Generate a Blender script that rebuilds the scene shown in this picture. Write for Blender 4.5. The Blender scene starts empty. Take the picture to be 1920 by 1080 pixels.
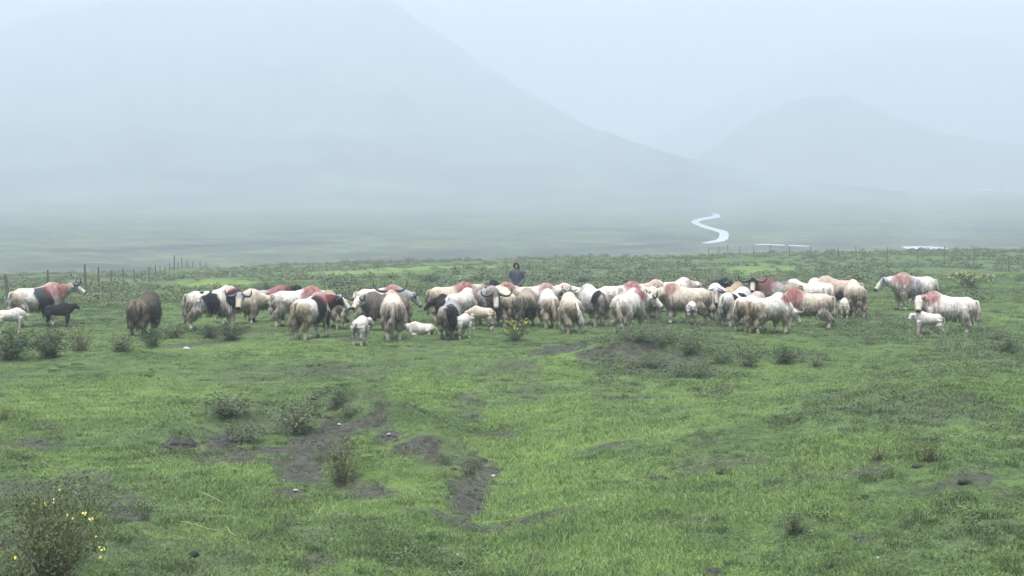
import bpy, math, random
import numpy as np
from mathutils import Vector, Matrix

random.seed(7)
RNG = np.random.default_rng(11)
R = math.radians
scene = bpy.context.scene
COL = scene.collection

# ------------------------------------------------------------------ camera, sky, sun, exposure
CAM_H = 4.65
FPX = 3000.0                      # focal length in pixels of the 1920 wide photograph
PITCH = math.atan(200.0 / FPX)    # the horizon lies 200 px above the middle
cd = bpy.data.cameras.new('camera')
cd.sensor_width = 36.0
cd.lens = 36.0 * FPX / 1920.0
cd.clip_start = 0.1
cd.clip_end = 20000.0
cam = bpy.data.objects.new('camera', cd)
COL.objects.link(cam)
cam.location = (0, 0, CAM_H)
cam.rotation_euler = (math.pi / 2 - PITCH, 0, 0)
scene.camera = cam

SUN_EL, SUN_AZ = 74.0, 200.0
world = bpy.data.worlds.new('World')
scene.world = world
world.use_nodes = True
wn, wl = world.node_tree.nodes, world.node_tree.links
wn.clear()
sky = wn.new('ShaderNodeTexSky')
sky.sky_type = 'NISHITA'
sky.sun_disc = False
sky.sun_elevation = R(SUN_EL)
sky.sun_rotation = R(SUN_AZ)
sky.altitude = 3500
sky.air_density = 1.0
sky.dust_density = 3.0
hsv = wn.new('ShaderNodeHueSaturation')
hsv.inputs['Saturation'].default_value = 0.42
bg = wn.new('ShaderNodeBackground')
bg.inputs['Strength'].default_value = 0.15
wo = wn.new('ShaderNodeOutputWorld')
wl.new(sky.outputs[0], hsv.inputs['Color'])
wl.new(hsv.outputs[0], bg.inputs['Color'])
wl.new(bg.outputs[0], wo.inputs['Surface'])

sd = bpy.data.lights.new('sun', 'SUN')
sd.energy = 1.4
sd.angle = R(28)
sd.color = (1.0, 0.97, 0.93)
sun = bpy.data.objects.new('sun', sd)
COL.objects.link(sun)
_az = R(SUN_AZ)
_sv = Vector((math.sin(_az) * math.cos(R(SUN_EL)), math.cos(_az) * math.cos(R(SUN_EL)), math.sin(R(SUN_EL))))
sun.rotation_euler = _sv.to_track_quat('Z', 'Y').to_euler()

scene.view_settings.view_transform = 'Standard'
scene.view_settings.look = 'None'
scene.view_settings.exposure = 2.88
scene.view_settings.gamma = 1.0
scene.view_settings.use_curve_mapping = False
cy = scene.cycles
cy.max_bounces = 4
cy.diffuse_bounces = 2
cy.glossy_bounces = 2
cy.transmission_bounces = 1
cy.transparent_max_bounces = 4
cy.volume_bounces = 1
cy.use_denoising = True
try:
    cy.denoiser = 'OPENIMAGEDENOISE'
except Exception:
    pass
HAZE_DENSITY = 1 / 725.0
HAZE_COLOR = (0.555, 0.62, 0.658, 1)

# ------------------------------------------------------------------ noise
def _h(i, j, k):
    v = np.sin(i * 127.1 + j * 311.7 + k * 74.7) * 43758.5453
    return v - np.floor(v)

def noise3(x, y, z):
    x, y, z = np.broadcast_arrays(np.asarray(x, float), np.asarray(y, float), np.asarray(z, float))
    i, j, k = np.floor(x), np.floor(y), np.floor(z)
    f, g, h = x - i, y - j, z - k
    f = f * f * (3 - 2 * f); g = g * g * (3 - 2 * g); h = h * h * (3 - 2 * h)
    def lerp(a, b, t): return a + (b - a) * t
    c = lerp(lerp(lerp(_h(i, j, k), _h(i + 1, j, k), f), lerp(_h(i, j + 1, k), _h(i + 1, j + 1, k), f), g),
             lerp(lerp(_h(i, j, k + 1), _h(i + 1, j, k + 1), f), lerp(_h(i, j + 1, k + 1), _h(i + 1, j + 1, k + 1), f), g), h)
    return c * 2 - 1

def noise2(x, y, s=0):
    x, y = np.asarray(x, float), np.asarray(y, float)
    i, j = np.floor(x), np.floor(y)
    f, g = x - i, y - j
    f = f * f * (3 - 2 * f); g = g * g * (3 - 2 * g)
    a = _h(i, j, s) + (_h(i + 1, j, s) - _h(i, j, s)) * f
    b = _h(i, j + 1, s) + (_h(i + 1, j + 1, s) - _h(i, j + 1, s)) * f
    return (a + (b - a) * g) * 2 - 1

def fbm2(x, y, s=0, n=4):
    t, a, tot = 0, 1.0, 0
    for q in range(n):
        t = t + a * noise2(x * 2 ** q + 17.3 * q, y * 2 ** q - 9.1 * q, s + q)
        tot += a; a *= 0.5
    return t / tot

def sstep(a, b, x):
    t = np.clip((np.asarray(x, float) - a) / (b - a), 0, 1)
    return t * t * (3 - 2 * t)

def softplus(x, k):
    return k * np.logaddexp(0, np.asarray(x, float) / k)

# ------------------------------------------------------------------ the lie of the land
PLAIN = -14.0
BUMPS = []       # (x, y, r_across, r_depth, height)

def ground_base(x, y):
    x = np.asarray(x, float); y = np.asarray(y, float)
    d = np.hypot(x, y) + 1e-6
    u = np.clip(x / np.maximum(y, d * 0.3), -0.45, 0.45)
    s = np.interp(u, [-0.4, -0.25, 0.0, 0.12, 0.3, 0.4], [0.046, 0.043, 0.0325, 0.027, 0.0205, 0.019])
    z = -s * softplus(d - 60, 5.0)
    edge = 182 + 14 * noise2(u * 9, 0.3, 5)
    z = z - 0.04 * softplus(d - edge, 7.0)
    plain = PLAIN + 0.5 * fbm2(x / 120, y / 120, 3, 3)
    plain = plain + 12.0 * sstep(0.02, 0.3, u) * sstep(550, 2100, d) * (y > 0)
    z = plain + softplus(z - plain, 0.8)
    z = z + 3.0 * sstep(13.5, 4.0, d)                       # the road bank the picture was taken from
    amp = 1 + 1.3 * sstep(58, 90, d) - 2.0 * sstep(160, 300, d)
    z = z + amp * 0.13 * fbm2(x / 6.5, y / 6.5, 21, 3)
    z = z + sstep(300, 120, d) * 0.06 * fbm2(x / 1.5, y / 1.5, 33, 3)
    return z

def gz(x, y, fine=True):
    z = ground_base(x, y)
    d = np.hypot(x, y)
    if fine:
        hum = np.abs(noise2(np.asarray(x) / 0.45, np.asarray(y) / 0.45, 61))
        z = z + sstep(90, 50, d) * 0.045 * (0.5 - hum)
    for (bx, by, rx, ry, h0) in BUMPS:
        h = h0 - 10 if h0 > 9 else h0
        rad = math.hypot(bx, by); ex, ey = by / rad, -bx / rad     # across / along the line of sight
        dx, dy = x - bx, y - by
        a = (dx * ex + dy * ey) / rx
        b = (dx * bx / rad + dy * by / rad) / ry
        if h0 > 9:                                            # a bank: steep towards the camera, gentle behind
            b = np.where(b < 0, b / .3, b)
        z = z + h * np.exp(-(a * a + b * b))
    return z

_T = np.geomspace(6, 4100, 5000)
def ray(px, py):
    cx, cyy = (px - 960) / FPX, (540 - py) / FPX
    c, s = math.cos(PITCH), math.sin(PITCH)
    return cx, c + cyy * s, -s + cyy * c

def pix(px, py):
    """ground point seen at a pixel of the photograph"""
    dx, dy, dz = ray(px, py)
    x, y, z = dx * _T, dy * _T, CAM_H + dz * _T
    g = gz(x, y, False)
    k = int(np.argmax(z < g))
    if k == 0: k = len(_T) - 1
    a, b = (z - g)[k - 1], (z - g)[k]
    t = _T[k - 1] + (_T[k] - _T[k - 1]) * (a / (a - b) if a != b else 0)
    return Vector((dx * t, dy * t, float(gz(dx * t, dy * t))))

def ppm(v):
    return FPX / v.y

def patch(px, py, hw, hh):
    c = pix(px, py)
    a, b = pix(px, py - hh), pix(px, py + hh)
    return (c.x, c.y, hw / ppm(c), max(0.12, (a - b).length / 2))

for (px, py, hw, hh, h) in [
        (1270, 664, 200, 30, 0.45), (1990, 800, 500, 160, 0.7), (1750, 900, 260, 50, .22), (1450, 672, 150, 18, 0.2), (660, 782, 75, 22, 10.5), (740, 796, 60, 20, 10.42), (800, 838, 40, 16, 10.25), (455, 800, 85, 22, 10.42), (330, 824, 52, 14, 10.34), (690, 902, 70, 16, 10.2), (1310, 842, 80, 12, 10.14), (1310, 880, 90, 12, 10.16), (950, 690, 90, 14, 10.2), (1180, 660, 110, 20, 10.3), (620, 745, 70, 14, 0.14), (890, 930, 70, 50, -0.12), (585, 860, 90, 60, -0.12), (1800, 750, 160, 40, 0.2),
        (960, 860, 110, 120, -.32), (900, 745, 120, 40, -.2), (1560, 800, 300, 60, .3), (1400, 960, 260, 50, .16), (1690, 625, 180, 14, -0.16), (1860, 1010, 140, 50, 0.18), (60, 1010, 170, 60, 0.2), (1560, 985, 150, 20, 0.1)]:
    BUMPS.append(patch(px, py, hw, hh) + (h,))

SOIL = [patch(*a[:4]) + (a[4],) for a in [
    (582, 838, 72, 44, 1.0), (566, 890, 58, 42, 1.0), (545, 932, 48, 22, .7), (632, 802, 52, 20, 1.0), (690, 795, 56, 15, 1.0), (735, 815, 44, 18, 1.0), (777, 840, 44, 16, 1.0), (812, 860, 28, 10, .8), (490, 770, 70, 18, .5), (585, 1000, 55, 50, .45), (850, 1030, 60, 40, .35), (815, 852, 30, 10, .5),
    (430, 840, 62, 26, .9), (330, 838, 50, 12, 1.0), (905, 890, 40, 26, 1.0), (885, 935, 42, 36, .9), (860, 975, 30, 20, .6),
    (700, 922, 52, 15, .9), (915, 700, 120, 24, .52), (1000, 735, 60, 20, .5), (1045, 652, 75, 9, .95), (1170, 668, 100, 20, .7), (1210, 690, 70, 10, .6),
    (40, 828, 75, 10, .8), (130, 925, 170, 38, .62), (235, 965, 48, 20, 1.0), (330, 1040, 160, 60, .5), (90, 1010, 140, 60, .5), (590, 1045, 60, 45, .6),
    (1310, 888, 85, 8, .62), (1320, 852, 80, 9, .5), (1330, 829, 34, 4, .6), (1170, 817, 26, 4, .6), (1440, 865, 40, 8, .6),
    (1790, 760, 130, 28, .42), (1690, 745, 70, 22, .4), (1870, 1010, 90, 40, .4), (1620, 1010, 60, 14, .6), (1400, 1040, 80, 20, .3), (1290, 975, 60, 12, .5),
    (600, 690, 160, 14, .5), (480, 710, 110, 12, .45), (340, 665, 70, 8, .4), (60, 700, 80, 7, .4), (720, 760, 50, 22, .5), (640, 755, 40, 12, .7),
    (880, 762, 36, 36, .6), (855, 838, 42, 24, .5), (1080, 600, 400, 16, .35), (1500, 590, 200, 12, .35), (700, 625, 160, 12, .25), (1560, 590, 130, 5, .6), (1255, 775, 50, 12, .4)]]
LUSH = [patch(*a[:4]) + (a[4],) for a in [
    (1000, 900, 130, 130, 1.0), (1080, 1010, 260, 100, .8), (1200, 930, 200, 60, .55), (830, 740, 130, 34, .9), (1080, 800, 160, 70, .7), (180, 868, 120, 22, 1.0),
    (330, 910, 130, 40, .6), (620, 1000, 90, 40, .8), (760, 960, 90, 50, .7), (1350, 740, 200, 40, .7), (200, 760, 200, 50, .6), (1480, 960, 160, 60, .5), (1790, 690, 90, 12, .7), (960, 790, 60, 60, .8), (1560, 730, 140, 24, .6), (470, 880, 90, 40, .5), (1600, 850, 140, 40, .5),
    (700, 860, 70, 30, .5), (640, 512, 150, 4, .9), (780, 505, 240, 4, .9), (430, 536, 90, 4, .8), (1430, 505, 60, 9, .8), (1460, 535, 30, 6, .7), (600, 540, 220, 6, .6), (300, 585, 50, 12, .5), (420, 650, 260, 20, .5)]]
ROUGH = [patch(*a[:4]) + (a[4],) for a in [
    (1260, 660, 150, 40, 1.0), (1330, 700, 120, 22, .9), (1460, 672, 110, 18, .9), (1700, 630, 190, 20, .9), (1850, 655, 100, 26, .7), (1760, 700, 150, 14, .6), (70, 650, 110, 20, .35), (380, 622, 90, 10, .35),
    (600, 770, 70, 26, .7), (430, 760, 70, 26, .6), (1700, 770, 160, 40, .6), (1880, 780, 70, 50, .5), (1790, 1000, 200, 60, .4), (1250, 615, 160, 10, .6), (1600, 600, 120, 12, .7), (60, 1040, 100, 60, .6), (1500, 1000, 60, 30, .6), (170, 600, 140, 12, .5)]]

def blobs(lst, x, y, warp=0.38, seed=0):
    m = np.zeros(np.shape(x))
    w = fbm2(x / 1.1, y / 1.1, 71 + seed, 4) * warp * 1.25 + fbm2(x / 0.25, y / 0.25, 91 + seed, 2) * warp * .7
    for (bx, by, rx, ry, st) in lst:
        rad = math.hypot(bx, by); ex, ey = by / rad, -bx / rad
        dx, dy = x - bx, y - by
        a = (dx * ex + dy * ey) / rx
        b = (dx * bx / rad + dy * by / rad) / ry
        d = np.sqrt(a * a + b * b) + w * 1.3
        m = np.maximum(m, st * sstep(1.3, 0.7, d))
    return m

def fields(x, y):
    x = np.asarray(x, float); y = np.asarray(y, float)
    d = np.hypot(x, y)
    near = sstep(240, 150, d)
    soil = blobs(SOIL, x, y, .5, 0) * near
    soil = soil * (1 - .3 * sstep(.15, .45, fbm2(x / .55, y / .55, 137, 3)))
    patchy = fbm2(x / 2.2, y / 1.6, 131, 5)
    soil = np.maximum(soil, sstep(.24, .52, patchy) * .62 * sstep(75, 55, d))
    lush = np.maximum(blobs(LUSH, x, y, .4, 3), sstep(.05, .5, fbm2(x / 5, y / 5, 141, 3)) * .5 * sstep(75, 50, d)) * near
    rough = np.maximum(blobs(ROUGH, x, y, .5, 6), sstep(.15, .45, fbm2(x / 3.0, y / 2.2, 151, 4)) * .45) * near
    far = sstep(60, 72, d) * near
    scrub = far * sstep(-.25, .12, fbm2(x / 9, y / 6, 161, 4))
    rough = np.maximum(rough, scrub * (1 - lush * .8))
    lush = lush * (1 - .6 * rough) * (1 - soil)
    return soil, lush, rough

# ------------------------------------------------------------------ small helpers
def tag(o, label=None, cat=None, group=None, kind=None):
    if label: o['label'] = label
    if cat: o['category'] = cat
    if group: o['group'] = group
    if kind: o['kind'] = kind
    return o

def mesh_from(name, v, f, smooth=True):
    me = bpy.data.meshes.new(name)
    me.from_pydata([tuple(p) for p in v], [], f)
    me.update()
    if smooth:
        me.shade_smooth()
    return me

def link(name, me, mat=None, parent=None):
    o = bpy.data.objects.new(name, me)
    COL.objects.link(o)
    if mat and me and not me.materials: me.materials.append(mat)
    if parent: o.parent = parent
    return o

def empty(name, loc, rz=0.0, sc=1.0):
    o = bpy.data.objects.new(name, None)
    COL.objects.link(o)
    o.location = loc; o.rotation_euler = (0, 0, rz); o.scale = (sc, sc, sc)
    o.empty_display_size = 0.1
    return o

def grid_mesh(name, X, Y, Z, attrs=None, wrap=False):
    """regular grid of quads from 2-D arrays; numpy only"""
    r, c = X.shape
    me = bpy.data.meshes.new(name)
    co = np.stack([X, Y, Z], -1).reshape(-1, 3).astype(np.float32)
    idx = np.arange(r * c).reshape(r, c)
    if wrap: idx = np.concatenate([idx, idx[:, :1]], 1)
    q = np.stack([idx[:-1, :-1], idx[:-1, 1:], idx[1:, 1:], idx[1:, :-1]], -1).reshape(-1, 4)
    me.vertices.add(len(co)); me.vertices.foreach_set('co', co.ravel())
    me.loops.add(q.size); me.loops.foreach_set('vertex_index', q.ravel().astype(np.int32))
    me.polygons.add(len(q))
    me.polygons.foreach_set('loop_start', np.arange(0, q.size, 4, dtype=np.int32))
    me.update(calc_edges=True)
    me.shade_smooth()
    for k, v in (attrs or {}).items():
        a = me.attributes.new(k, 'FLOAT', 'POINT')
        a.data.foreach_set('value', np.asarray(v, np.float32).ravel())
    return me

def tri_mesh(name, co, tris, col=None, smooth=False, cname='coat'):
    """triangles from numpy arrays with an optional colour per vertex"""
    me = bpy.data.meshes.new(name)
    co = np.asarray(co, np.float32); tris = np.asarray(tris, np.int32)
    me.vertices.add(len(co)); me.vertices.foreach_set('co', co.ravel())
    me.loops.add(tris.size); me.loops.foreach_set('vertex_index', tris.ravel())
    me.polygons.add(len(tris))
    me.polygons.foreach_set('loop_start', np.arange(0, tris.size, 3, dtype=np.int32))
    me.update(calc_edges=True)
    if smooth: me.shade_smooth()
    if col is not None: paint(me, col, cname)
    return me

def paint(me, col, cname='coat'):
    a = me.color_attributes.new(cname, 'FLOAT_COLOR', 'POINT')
    c = np.ones((len(me.vertices), 4), np.float32); c[:, :3] = col
    a.data.foreach_set('color', c.ravel())

# ------------------------------------------------------------------ materials
class NT:
    def __init__(s, name, rough=0.9, spec=0.2):
        s.m = bpy.data.materials.new(name); s.m.use_nodes = True
        s.n, s.l = s.m.node_tree.nodes, s.m.node_tree.links
        s.b = s.n['Principled BSDF']
        s.b.inputs['Roughness'].default_value = rough
        s.b.inputs['Specular IOR Level'].default_value = spec
        s.geo = s.n.new('ShaderNodeNewGeometry')
        s.tc = s.n.new('ShaderNodeTexCoord')
    def noise(s, scale, detail=3, vec=None, stretch=None, rough=.55):
        t = s.n.new('ShaderNodeTexNoise'); t.inputs['Scale'].default_value = scale; t.inputs['Detail'].default_value = detail
        t.inputs['Roughness'].default_value = rough
        v = vec or s.geo.outputs['Position']
        if stretch:
            mp = s.n.new('ShaderNodeMapping'); mp.inputs['Scale'].default_value = stretch
            s.l.new(v, mp.inputs['Vector']); v = mp.outputs[0]
        s.l.new(v, t.inputs['Vector'])
        return t.outputs['Fac']
    def ramp(s, fac, stops):
        r = s.n.new('ShaderNodeValToRGB'); e = r.color_ramp.elements
        while len(e) < len(stops): e.new(0.5)
        for q, (p, c) in zip(e, stops): q.position = p; q.color = tuple(c) + (1,)
        s.l.new(fac, r.inputs['Fac'])
        return r.outputs['Color']
    def rng(s, fac, a, b, c=0., d=1.):
        m = s.n.new('ShaderNodeMapRange'); m.interpolation_type = 'SMOOTHSTEP'
        for k, v in zip((1, 2, 3, 4), (a, b, c, d)): m.inputs[k].default_value = v
        s.l.new(fac, m.inputs[0]); return m.outputs[0]
    def math(s, op, a, b=None):
        m = s.n.new('ShaderNodeMath'); m.operation = op
        for k, v in enumerate((a, b)):
            if v is None: continue
            if isinstance(v, (int, float)): m.inputs[k].default_value = v
            else: s.l.new(v, m.inputs[k])
        return m.outputs[0]
    def mix(s, fac, a, b, mode='MIX'):
        m = s.n.new('ShaderNodeMix'); m.data_type = 'RGBA'; m.blend_type = mode
        for k, v in ((0, fac), (6, a), (7, b)):
            if isinstance(v, (int, float)): m.inputs[k].default_value = v
            elif isinstance(v, tuple): m.inputs[k].default_value = v + (1,)
            else: s.l.new(v, m.inputs[k])
        return m.outputs[2]
    def attr(s, name, typ='GEOMETRY', out='Fac'):
        a = s.n.new('ShaderNodeAttribute'); a.attribute_type = typ; a.attribute_name = name
        return a.outputs[out]
    def color(s, c):
        if isinstance(c, tuple): s.b.inputs['Base Color'].default_value = c + (1,)
        else: s.l.new(c, s.b.inputs['Base Color'])
    def bump(s, h, strength=.5, dist=.02):
        b = s.n.new('ShaderNodeBump'); b.inputs['Strength'].default_value = strength; b.inputs['Distance'].default_value = dist
        s.l.new(h, b.inputs['Height']); s.l.new(b.outputs[0], s.b.inputs['Normal'])

def mat_ground():
    t = NT('meadow_turf', .95, .1)
    soil, lush, rough, far = t.attr('soil'), t.attr('lush'), t.attr('rough'), t.attr('far')
    n1, n2, n3 = t.noise(1.1, 5), t.noise(6.5, 4), t.noise(26, 3)
    g = t.ramp(n1, [(.3, (.052, .080, .032)), (.5, (.082, .124, .042)), (.7, (.115, .168, .054))])
    g = t.mix(t.rng(n2, .46, .66, 0, .9), g, (.034, .050, .024))
    g = t.mix(t.rng(n3, .56, .7, 0, .85), g, (.022, .03, .016))
    g = t.mix(t.math('MULTIPLY', lush, .85), g, t.ramp(n2, [(.3, (.115, .185, .042)), (.7, (.185, .262, .06))]))
    g = t.mix(t.math('MULTIPLY', rough, .8), g, t.ramp(n2, [(.3, (.055, .082, .042)), (.7, (.105, .145, .07))]))
    s_ = t.ramp(t.noise(7, 6), [(.3, (.022, .022, .0165)), (.5, (.050, .050, .0385)), (.72, (.086, .086, .068))])
    s_ = t.mix(t.rng(n3, .6, .75), s_, (.14, .138, .115))
    edge = t.math('ADD', soil, t.math('MULTIPLY', t.math('SUBTRACT', n3, .5), 1.3))
    g = t.mix(t.rng(edge, .32, .66), g, s_)
    p1 = t.noise(.028, 6, rough=.7); p2 = t.noise(.14, 5, rough=.65); p3 = t.noise(.7, 4)
    f = t.ramp(p1, [(.38, (.018, .022, .016)), (.5, (.055, .068, .032)), (.6, (.09, .112, .052))])
    f = t.mix(t.rng(p2, .47, .62, 0, .85), f, (.026, .028, .024))
    f = t.mix(t.rng(t.noise(.11, 5, rough=.65), .53, .68, 0, .6), f, (.15, .172, .09))
    f = t.mix(t.rng(p3, .54, .7, 0, .8), f, (.014, .02, .013))
    g = t.mix(far, g, f)
    t.color(g)
    t.bump(t.math('ADD', n3, t.math('MULTIPLY', n2, 1.5)), .8, .05)
    return t.m

def mat_grass():
    t = NT('grass_blade', .75, .25)
    lush, tint, dry = t.attr('lush', 'INSTANCER'), t.attr('tint', 'INSTANCER'), t.attr('dry', 'INSTANCER')
    g = t.ramp(tint, [(0, (.036, .060, .022)), (.5, (.105, .160, .048)), (1, (.155, .218, .066))])
    g = t.mix(lush, g, t.ramp(tint, [(0, (.115, .178, .056)), (1, (.20, .285, .088))]))
    g = t.mix(dry, g, (.17, .16, .08))
    t.color(g)
    t.b.inputs['Transmission Weight'].default_value = 0.0
    return t.m

def mat_leaf(name, c0, c1, dry=None):
    t = NT(name, .8, .2)
    oi = t.n.new('ShaderNodeObjectInfo')
    n = t.noise(14, 2); n2 = t.noise(2.2, 2)
    c = t.ramp(n, [(.3, c0), (.7, c1)])
    c = t.mix(t.rng(oi.outputs['Random'], 0, 1, 0, .4), c, dry or c0)
    c = t.mix(t.rng(n2, .5, .75, 0, .6), c, dry or c1)
    t.color(c)
    return t.m

def mat_flat(name, c, rough=.8, spec=.3, var=.25, scale=30):
    t = NT(name, rough, spec)
    n = t.noise(scale, 4, vec=t.tc.outputs['Object'])
    t.color(t.ramp(n, [(.3, tuple(q * (1 - var) for q in c)), (.7, tuple(min(1, q * (1 + var)) for q in c))]))
    t.bump(n, .3, .01)
    return t.m

def mat_fur():
    t = NT('fur', .92, .12)
    c = t.attr('coat', out='Color')
    st = t.noise(30, 3, vec=t.tc.outputs['Object'], stretch=(1, 1, .16))
    bl = t.noise(7, 4, vec=t.tc.outputs['Object'], stretch=(1, 1, .45))
    c = t.mix(1.0, c, t.ramp(st, [(.28, (.60, .57, .52)), (.50, (1, 1, 1)), (.75, (1.18, 1.18, 1.18))]), 'MULTIPLY')
    c = t.mix(1.0, c, t.ramp(bl, [(.3, (.8, .78, .74)), (.6, (1.04, 1.04, 1.04))]), 'MULTIPLY')
    t.color(c)
    t.bump(st, .7, .03)
    return t.m

def mat_water():
    t = NT('still_water', .32, 1.0)
    t.color((.34, .38, .41))
    t.bump(t.noise(.5, 3), .25, .2)
    return t.m

def mat_hill(dark):
    t = NT('hillside', .95, .05)
    n = t.noise(.011, 5); n2 = t.noise(.06, 4, stretch=(1, 1, .4))
    c = t.ramp(n, [(.35, (.02 * dark, .034 * dark, .026 * dark)), (.65, (.10 * dark, .125 * dark, .095 * dark))])
    c = t.mix(t.rng(n2, .5, .75, 0, .5), c, (.13 * dark, .13 * dark, .12 * dark))
    t.color(c)
    return t.m

M_GROUND, M_GRASS, M_FUR, M_WATER = mat_ground(), mat_grass(), mat_fur(), mat_water()
M_LEAF = mat_leaf('dull_green_leaf', (.058, .085, .042), (.115, .15, .07), (.095, .09, .06))
M_LEAF_MOSS = mat_leaf('mossy_leaf', (.055, .084, .028), (.11, .15, .048), (.095, .1, .042))
M_LEAF_DARK = mat_leaf('dark_green_leaf', (.036, .056, .028), (.08, .11, .05), (.06, .07, .042))
M_LEAF_GREY = mat_leaf('grey_green_leaf', (.066, .096, .046), (.13, .168, .08), (.10, .115, .075))
M_LEAF_OLIVE = mat_leaf('olive_leaf', (.07, .088, .03), (.135, .155, .05), (.13, .11, .055))
M_LEAF_FRESH = mat_leaf('fresh_leaf', (.06, .10, .032), (.13, .19, .05), (.1, .14, .05))
M_TWIG = mat_flat('twig_bark', (.085, .066, .048), .9, .1)
M_FLOWER = mat_flat('yellow_petal', (.55, .50, .12), .7, .2, .2)
M_HORN_DARK = mat_flat('dark_horn', (.025, .025, .028), .45, .5, .4, 12)
M_HORN_PALE = mat_flat('pale_horn', (.19, .155, .12), .5, .4, .4, 12)
M_EYE = mat_flat('eye', (.008, .007, .006), .2, .5, 0)
M_HOOF = mat_flat('hoof', (.03, .027, .024), .6, .3)
M_WOOD = mat_flat('weathered_wood', (.095, .088, .078), .9, .1, .4, 9)
M_WIRE = mat_flat('fence_wire', (.12, .12, .12), .6, .4, .1)
M_DUNG = mat_flat('dung', (.014, .013, .012), .8, .3, .5, 25)
M_STONE = mat_flat('pale_stone', (.30, .30, .28), .85, .2, .25, 14)
M_CLOD = mat_flat('dark_earth', (.038, .037, .031), .95, .1, .4, 18)
M_GRIT = mat_flat('grey_grit', (.092, .094, .084), .9, .1, .5, 3)
M_STRAW = mat_flat('dry_straw', (.27, .27, .16), .8, .2, .2)
M_TENT = mat_flat('white_sheet', (.8, .8, .8), .8, .2, .04)

# ------------------------------------------------------------------ ground sheet
def steps(a, b, r):
    return np.exp(np.arange(math.log(a), math.log(b), r))
rows = np.concatenate([steps(0.5, 14, .1), steps(14, 72, .0042), steps(72, 210, .008), steps(210, 1200, .022), steps(1200, 4150, .06), [4150]])
half = R(28.5)
dense = np.arange(-half, half, .0021)
side = np.linspace(half, 2 * math.pi - half, 44)
ang = np.concatenate([dense, side[:-1]])           # 0 = straight ahead (+Y), clockwise
DD, AA = np.meshgrid(rows, ang, indexing='ij')
GX, GY = DD * np.sin(AA), DD * np.cos(AA)
GZ = gz(GX, GY)
so, lu, ro = fields(GX, GY)
GZ = GZ + ro * sstep(75, 55, DD) * .03 - so * .03 * sstep(75, 55, DD)
me = grid_mesh('ground', GX, GY, GZ, {'soil': so, 'lush': lu, 'rough': ro, 'far': sstep(165, 260, DD)}, wrap=True)
ground = tag(link('ground', me, M_GROUND), kind='structure')

# ------------------------------------------------------------------ river and pools on the plain
def water_sheet(name, outline, lift=.06):
    """outline: pixel pairs (left/near bank, right/far bank) walked along the water"""
    v, f = [], []
    n = len(outline)
    for (a, b) in outline:
        p, q = pix(*a), pix(*b)
        for k in range(5):
            w = p.lerp(q, k / 4)
            v.append((w.x, w.y, float(gz(w.x, w.y, False)) + lift))
    for i in range(n - 1):
        for k in range(4):
            f.append((i * 5 + k, i * 5 + k + 1, i * 5 + k + 6, i * 5 + k + 5))
    o = link(name, mesh_from(name, v, f), M_WATER)
    return tag(o, kind='structure')

def subdivide(pts, n=4):
    out = []
    for (a0, b0), (a1, b1) in zip(pts[:-1], pts[1:]):
        for k in range(n):
            t = k / n
            out.append(((a0[0] + (a1[0] - a0[0]) * t, a0[1] + (a1[1] - a0[1]) * t), (b0[0] + (b1[0] - b0[0]) * t, b0[1] + (b1[1] - b0[1]) * t)))
    out.append(pts[-1])
    return out
RIVER = [((1334, 400.5), (1346, 401)), ((1338, 403), (1350, 404)), ((1333, 406.2), (1351, 407.4)), ((1316, 408.8), (1333, 410.6)), ((1300, 412.5), (1316, 413.8)),
         ((1295, 417), (1309, 416.8)), ((1302, 421), (1315, 420)), ((1317, 427), (1331, 425.5)), ((1335, 432), (1349, 430.5)), ((1349, 437), (1364, 434.5)),
         ((1349, 442), (1366.5, 441)), ((1347, 447), (1365, 448.5)), ((1342, 450.5), (1358, 452.5)), ((1327, 453.5), (1344, 455)), ((1314, 456), (1330, 456.8))]
water_sheet('river', subdivide(RIVER), .1)
water_sheet('pool', subdivide([((1412, 458.3), (1420, 459.5)), ((1432, 457.4), (1434, 459.4)), ((1450, 458.2), (1450, 459.8)), ((1470, 459), (1472, 460.9))]))
water_sheet('pool', subdivide([((1478, 460), (1480, 461.4)), ((1500, 460.2), (1500, 462.0)), ((1518, 461.4), (1516, 462.6))]))
water_sheet('pool', subdivide([((1690, 462.6), (1696, 465.5)), ((1716, 462.2), (1722, 470)), ((1740, 462.4), (1742, 472)), ((1768, 464.5), (1768, 472)), ((1790, 470), (1786, 472))]))
water_sheet('pool', subdivide([((1835, 356), (1838, 358.2)), ((1852, 355.4), (1852, 358.3)), ((1866, 356), (1864, 358))]), .5)
water_sheet('pool', subdivide([((1880, 357), (1882, 359)), ((1888, 356.6), (1888, 359.2)), ((1896, 357.4), (1894, 359))]), .5)
water_sheet('pool', subdivide([((1655, 356), (1656, 358.5)), ((1672, 354), (1674, 357.5)), ((1690, 352), (1692, 355.5)), ((1704, 350.6), (1706, 354)), ((1720, 351.4), (1718, 353.6))]), .5)

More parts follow.
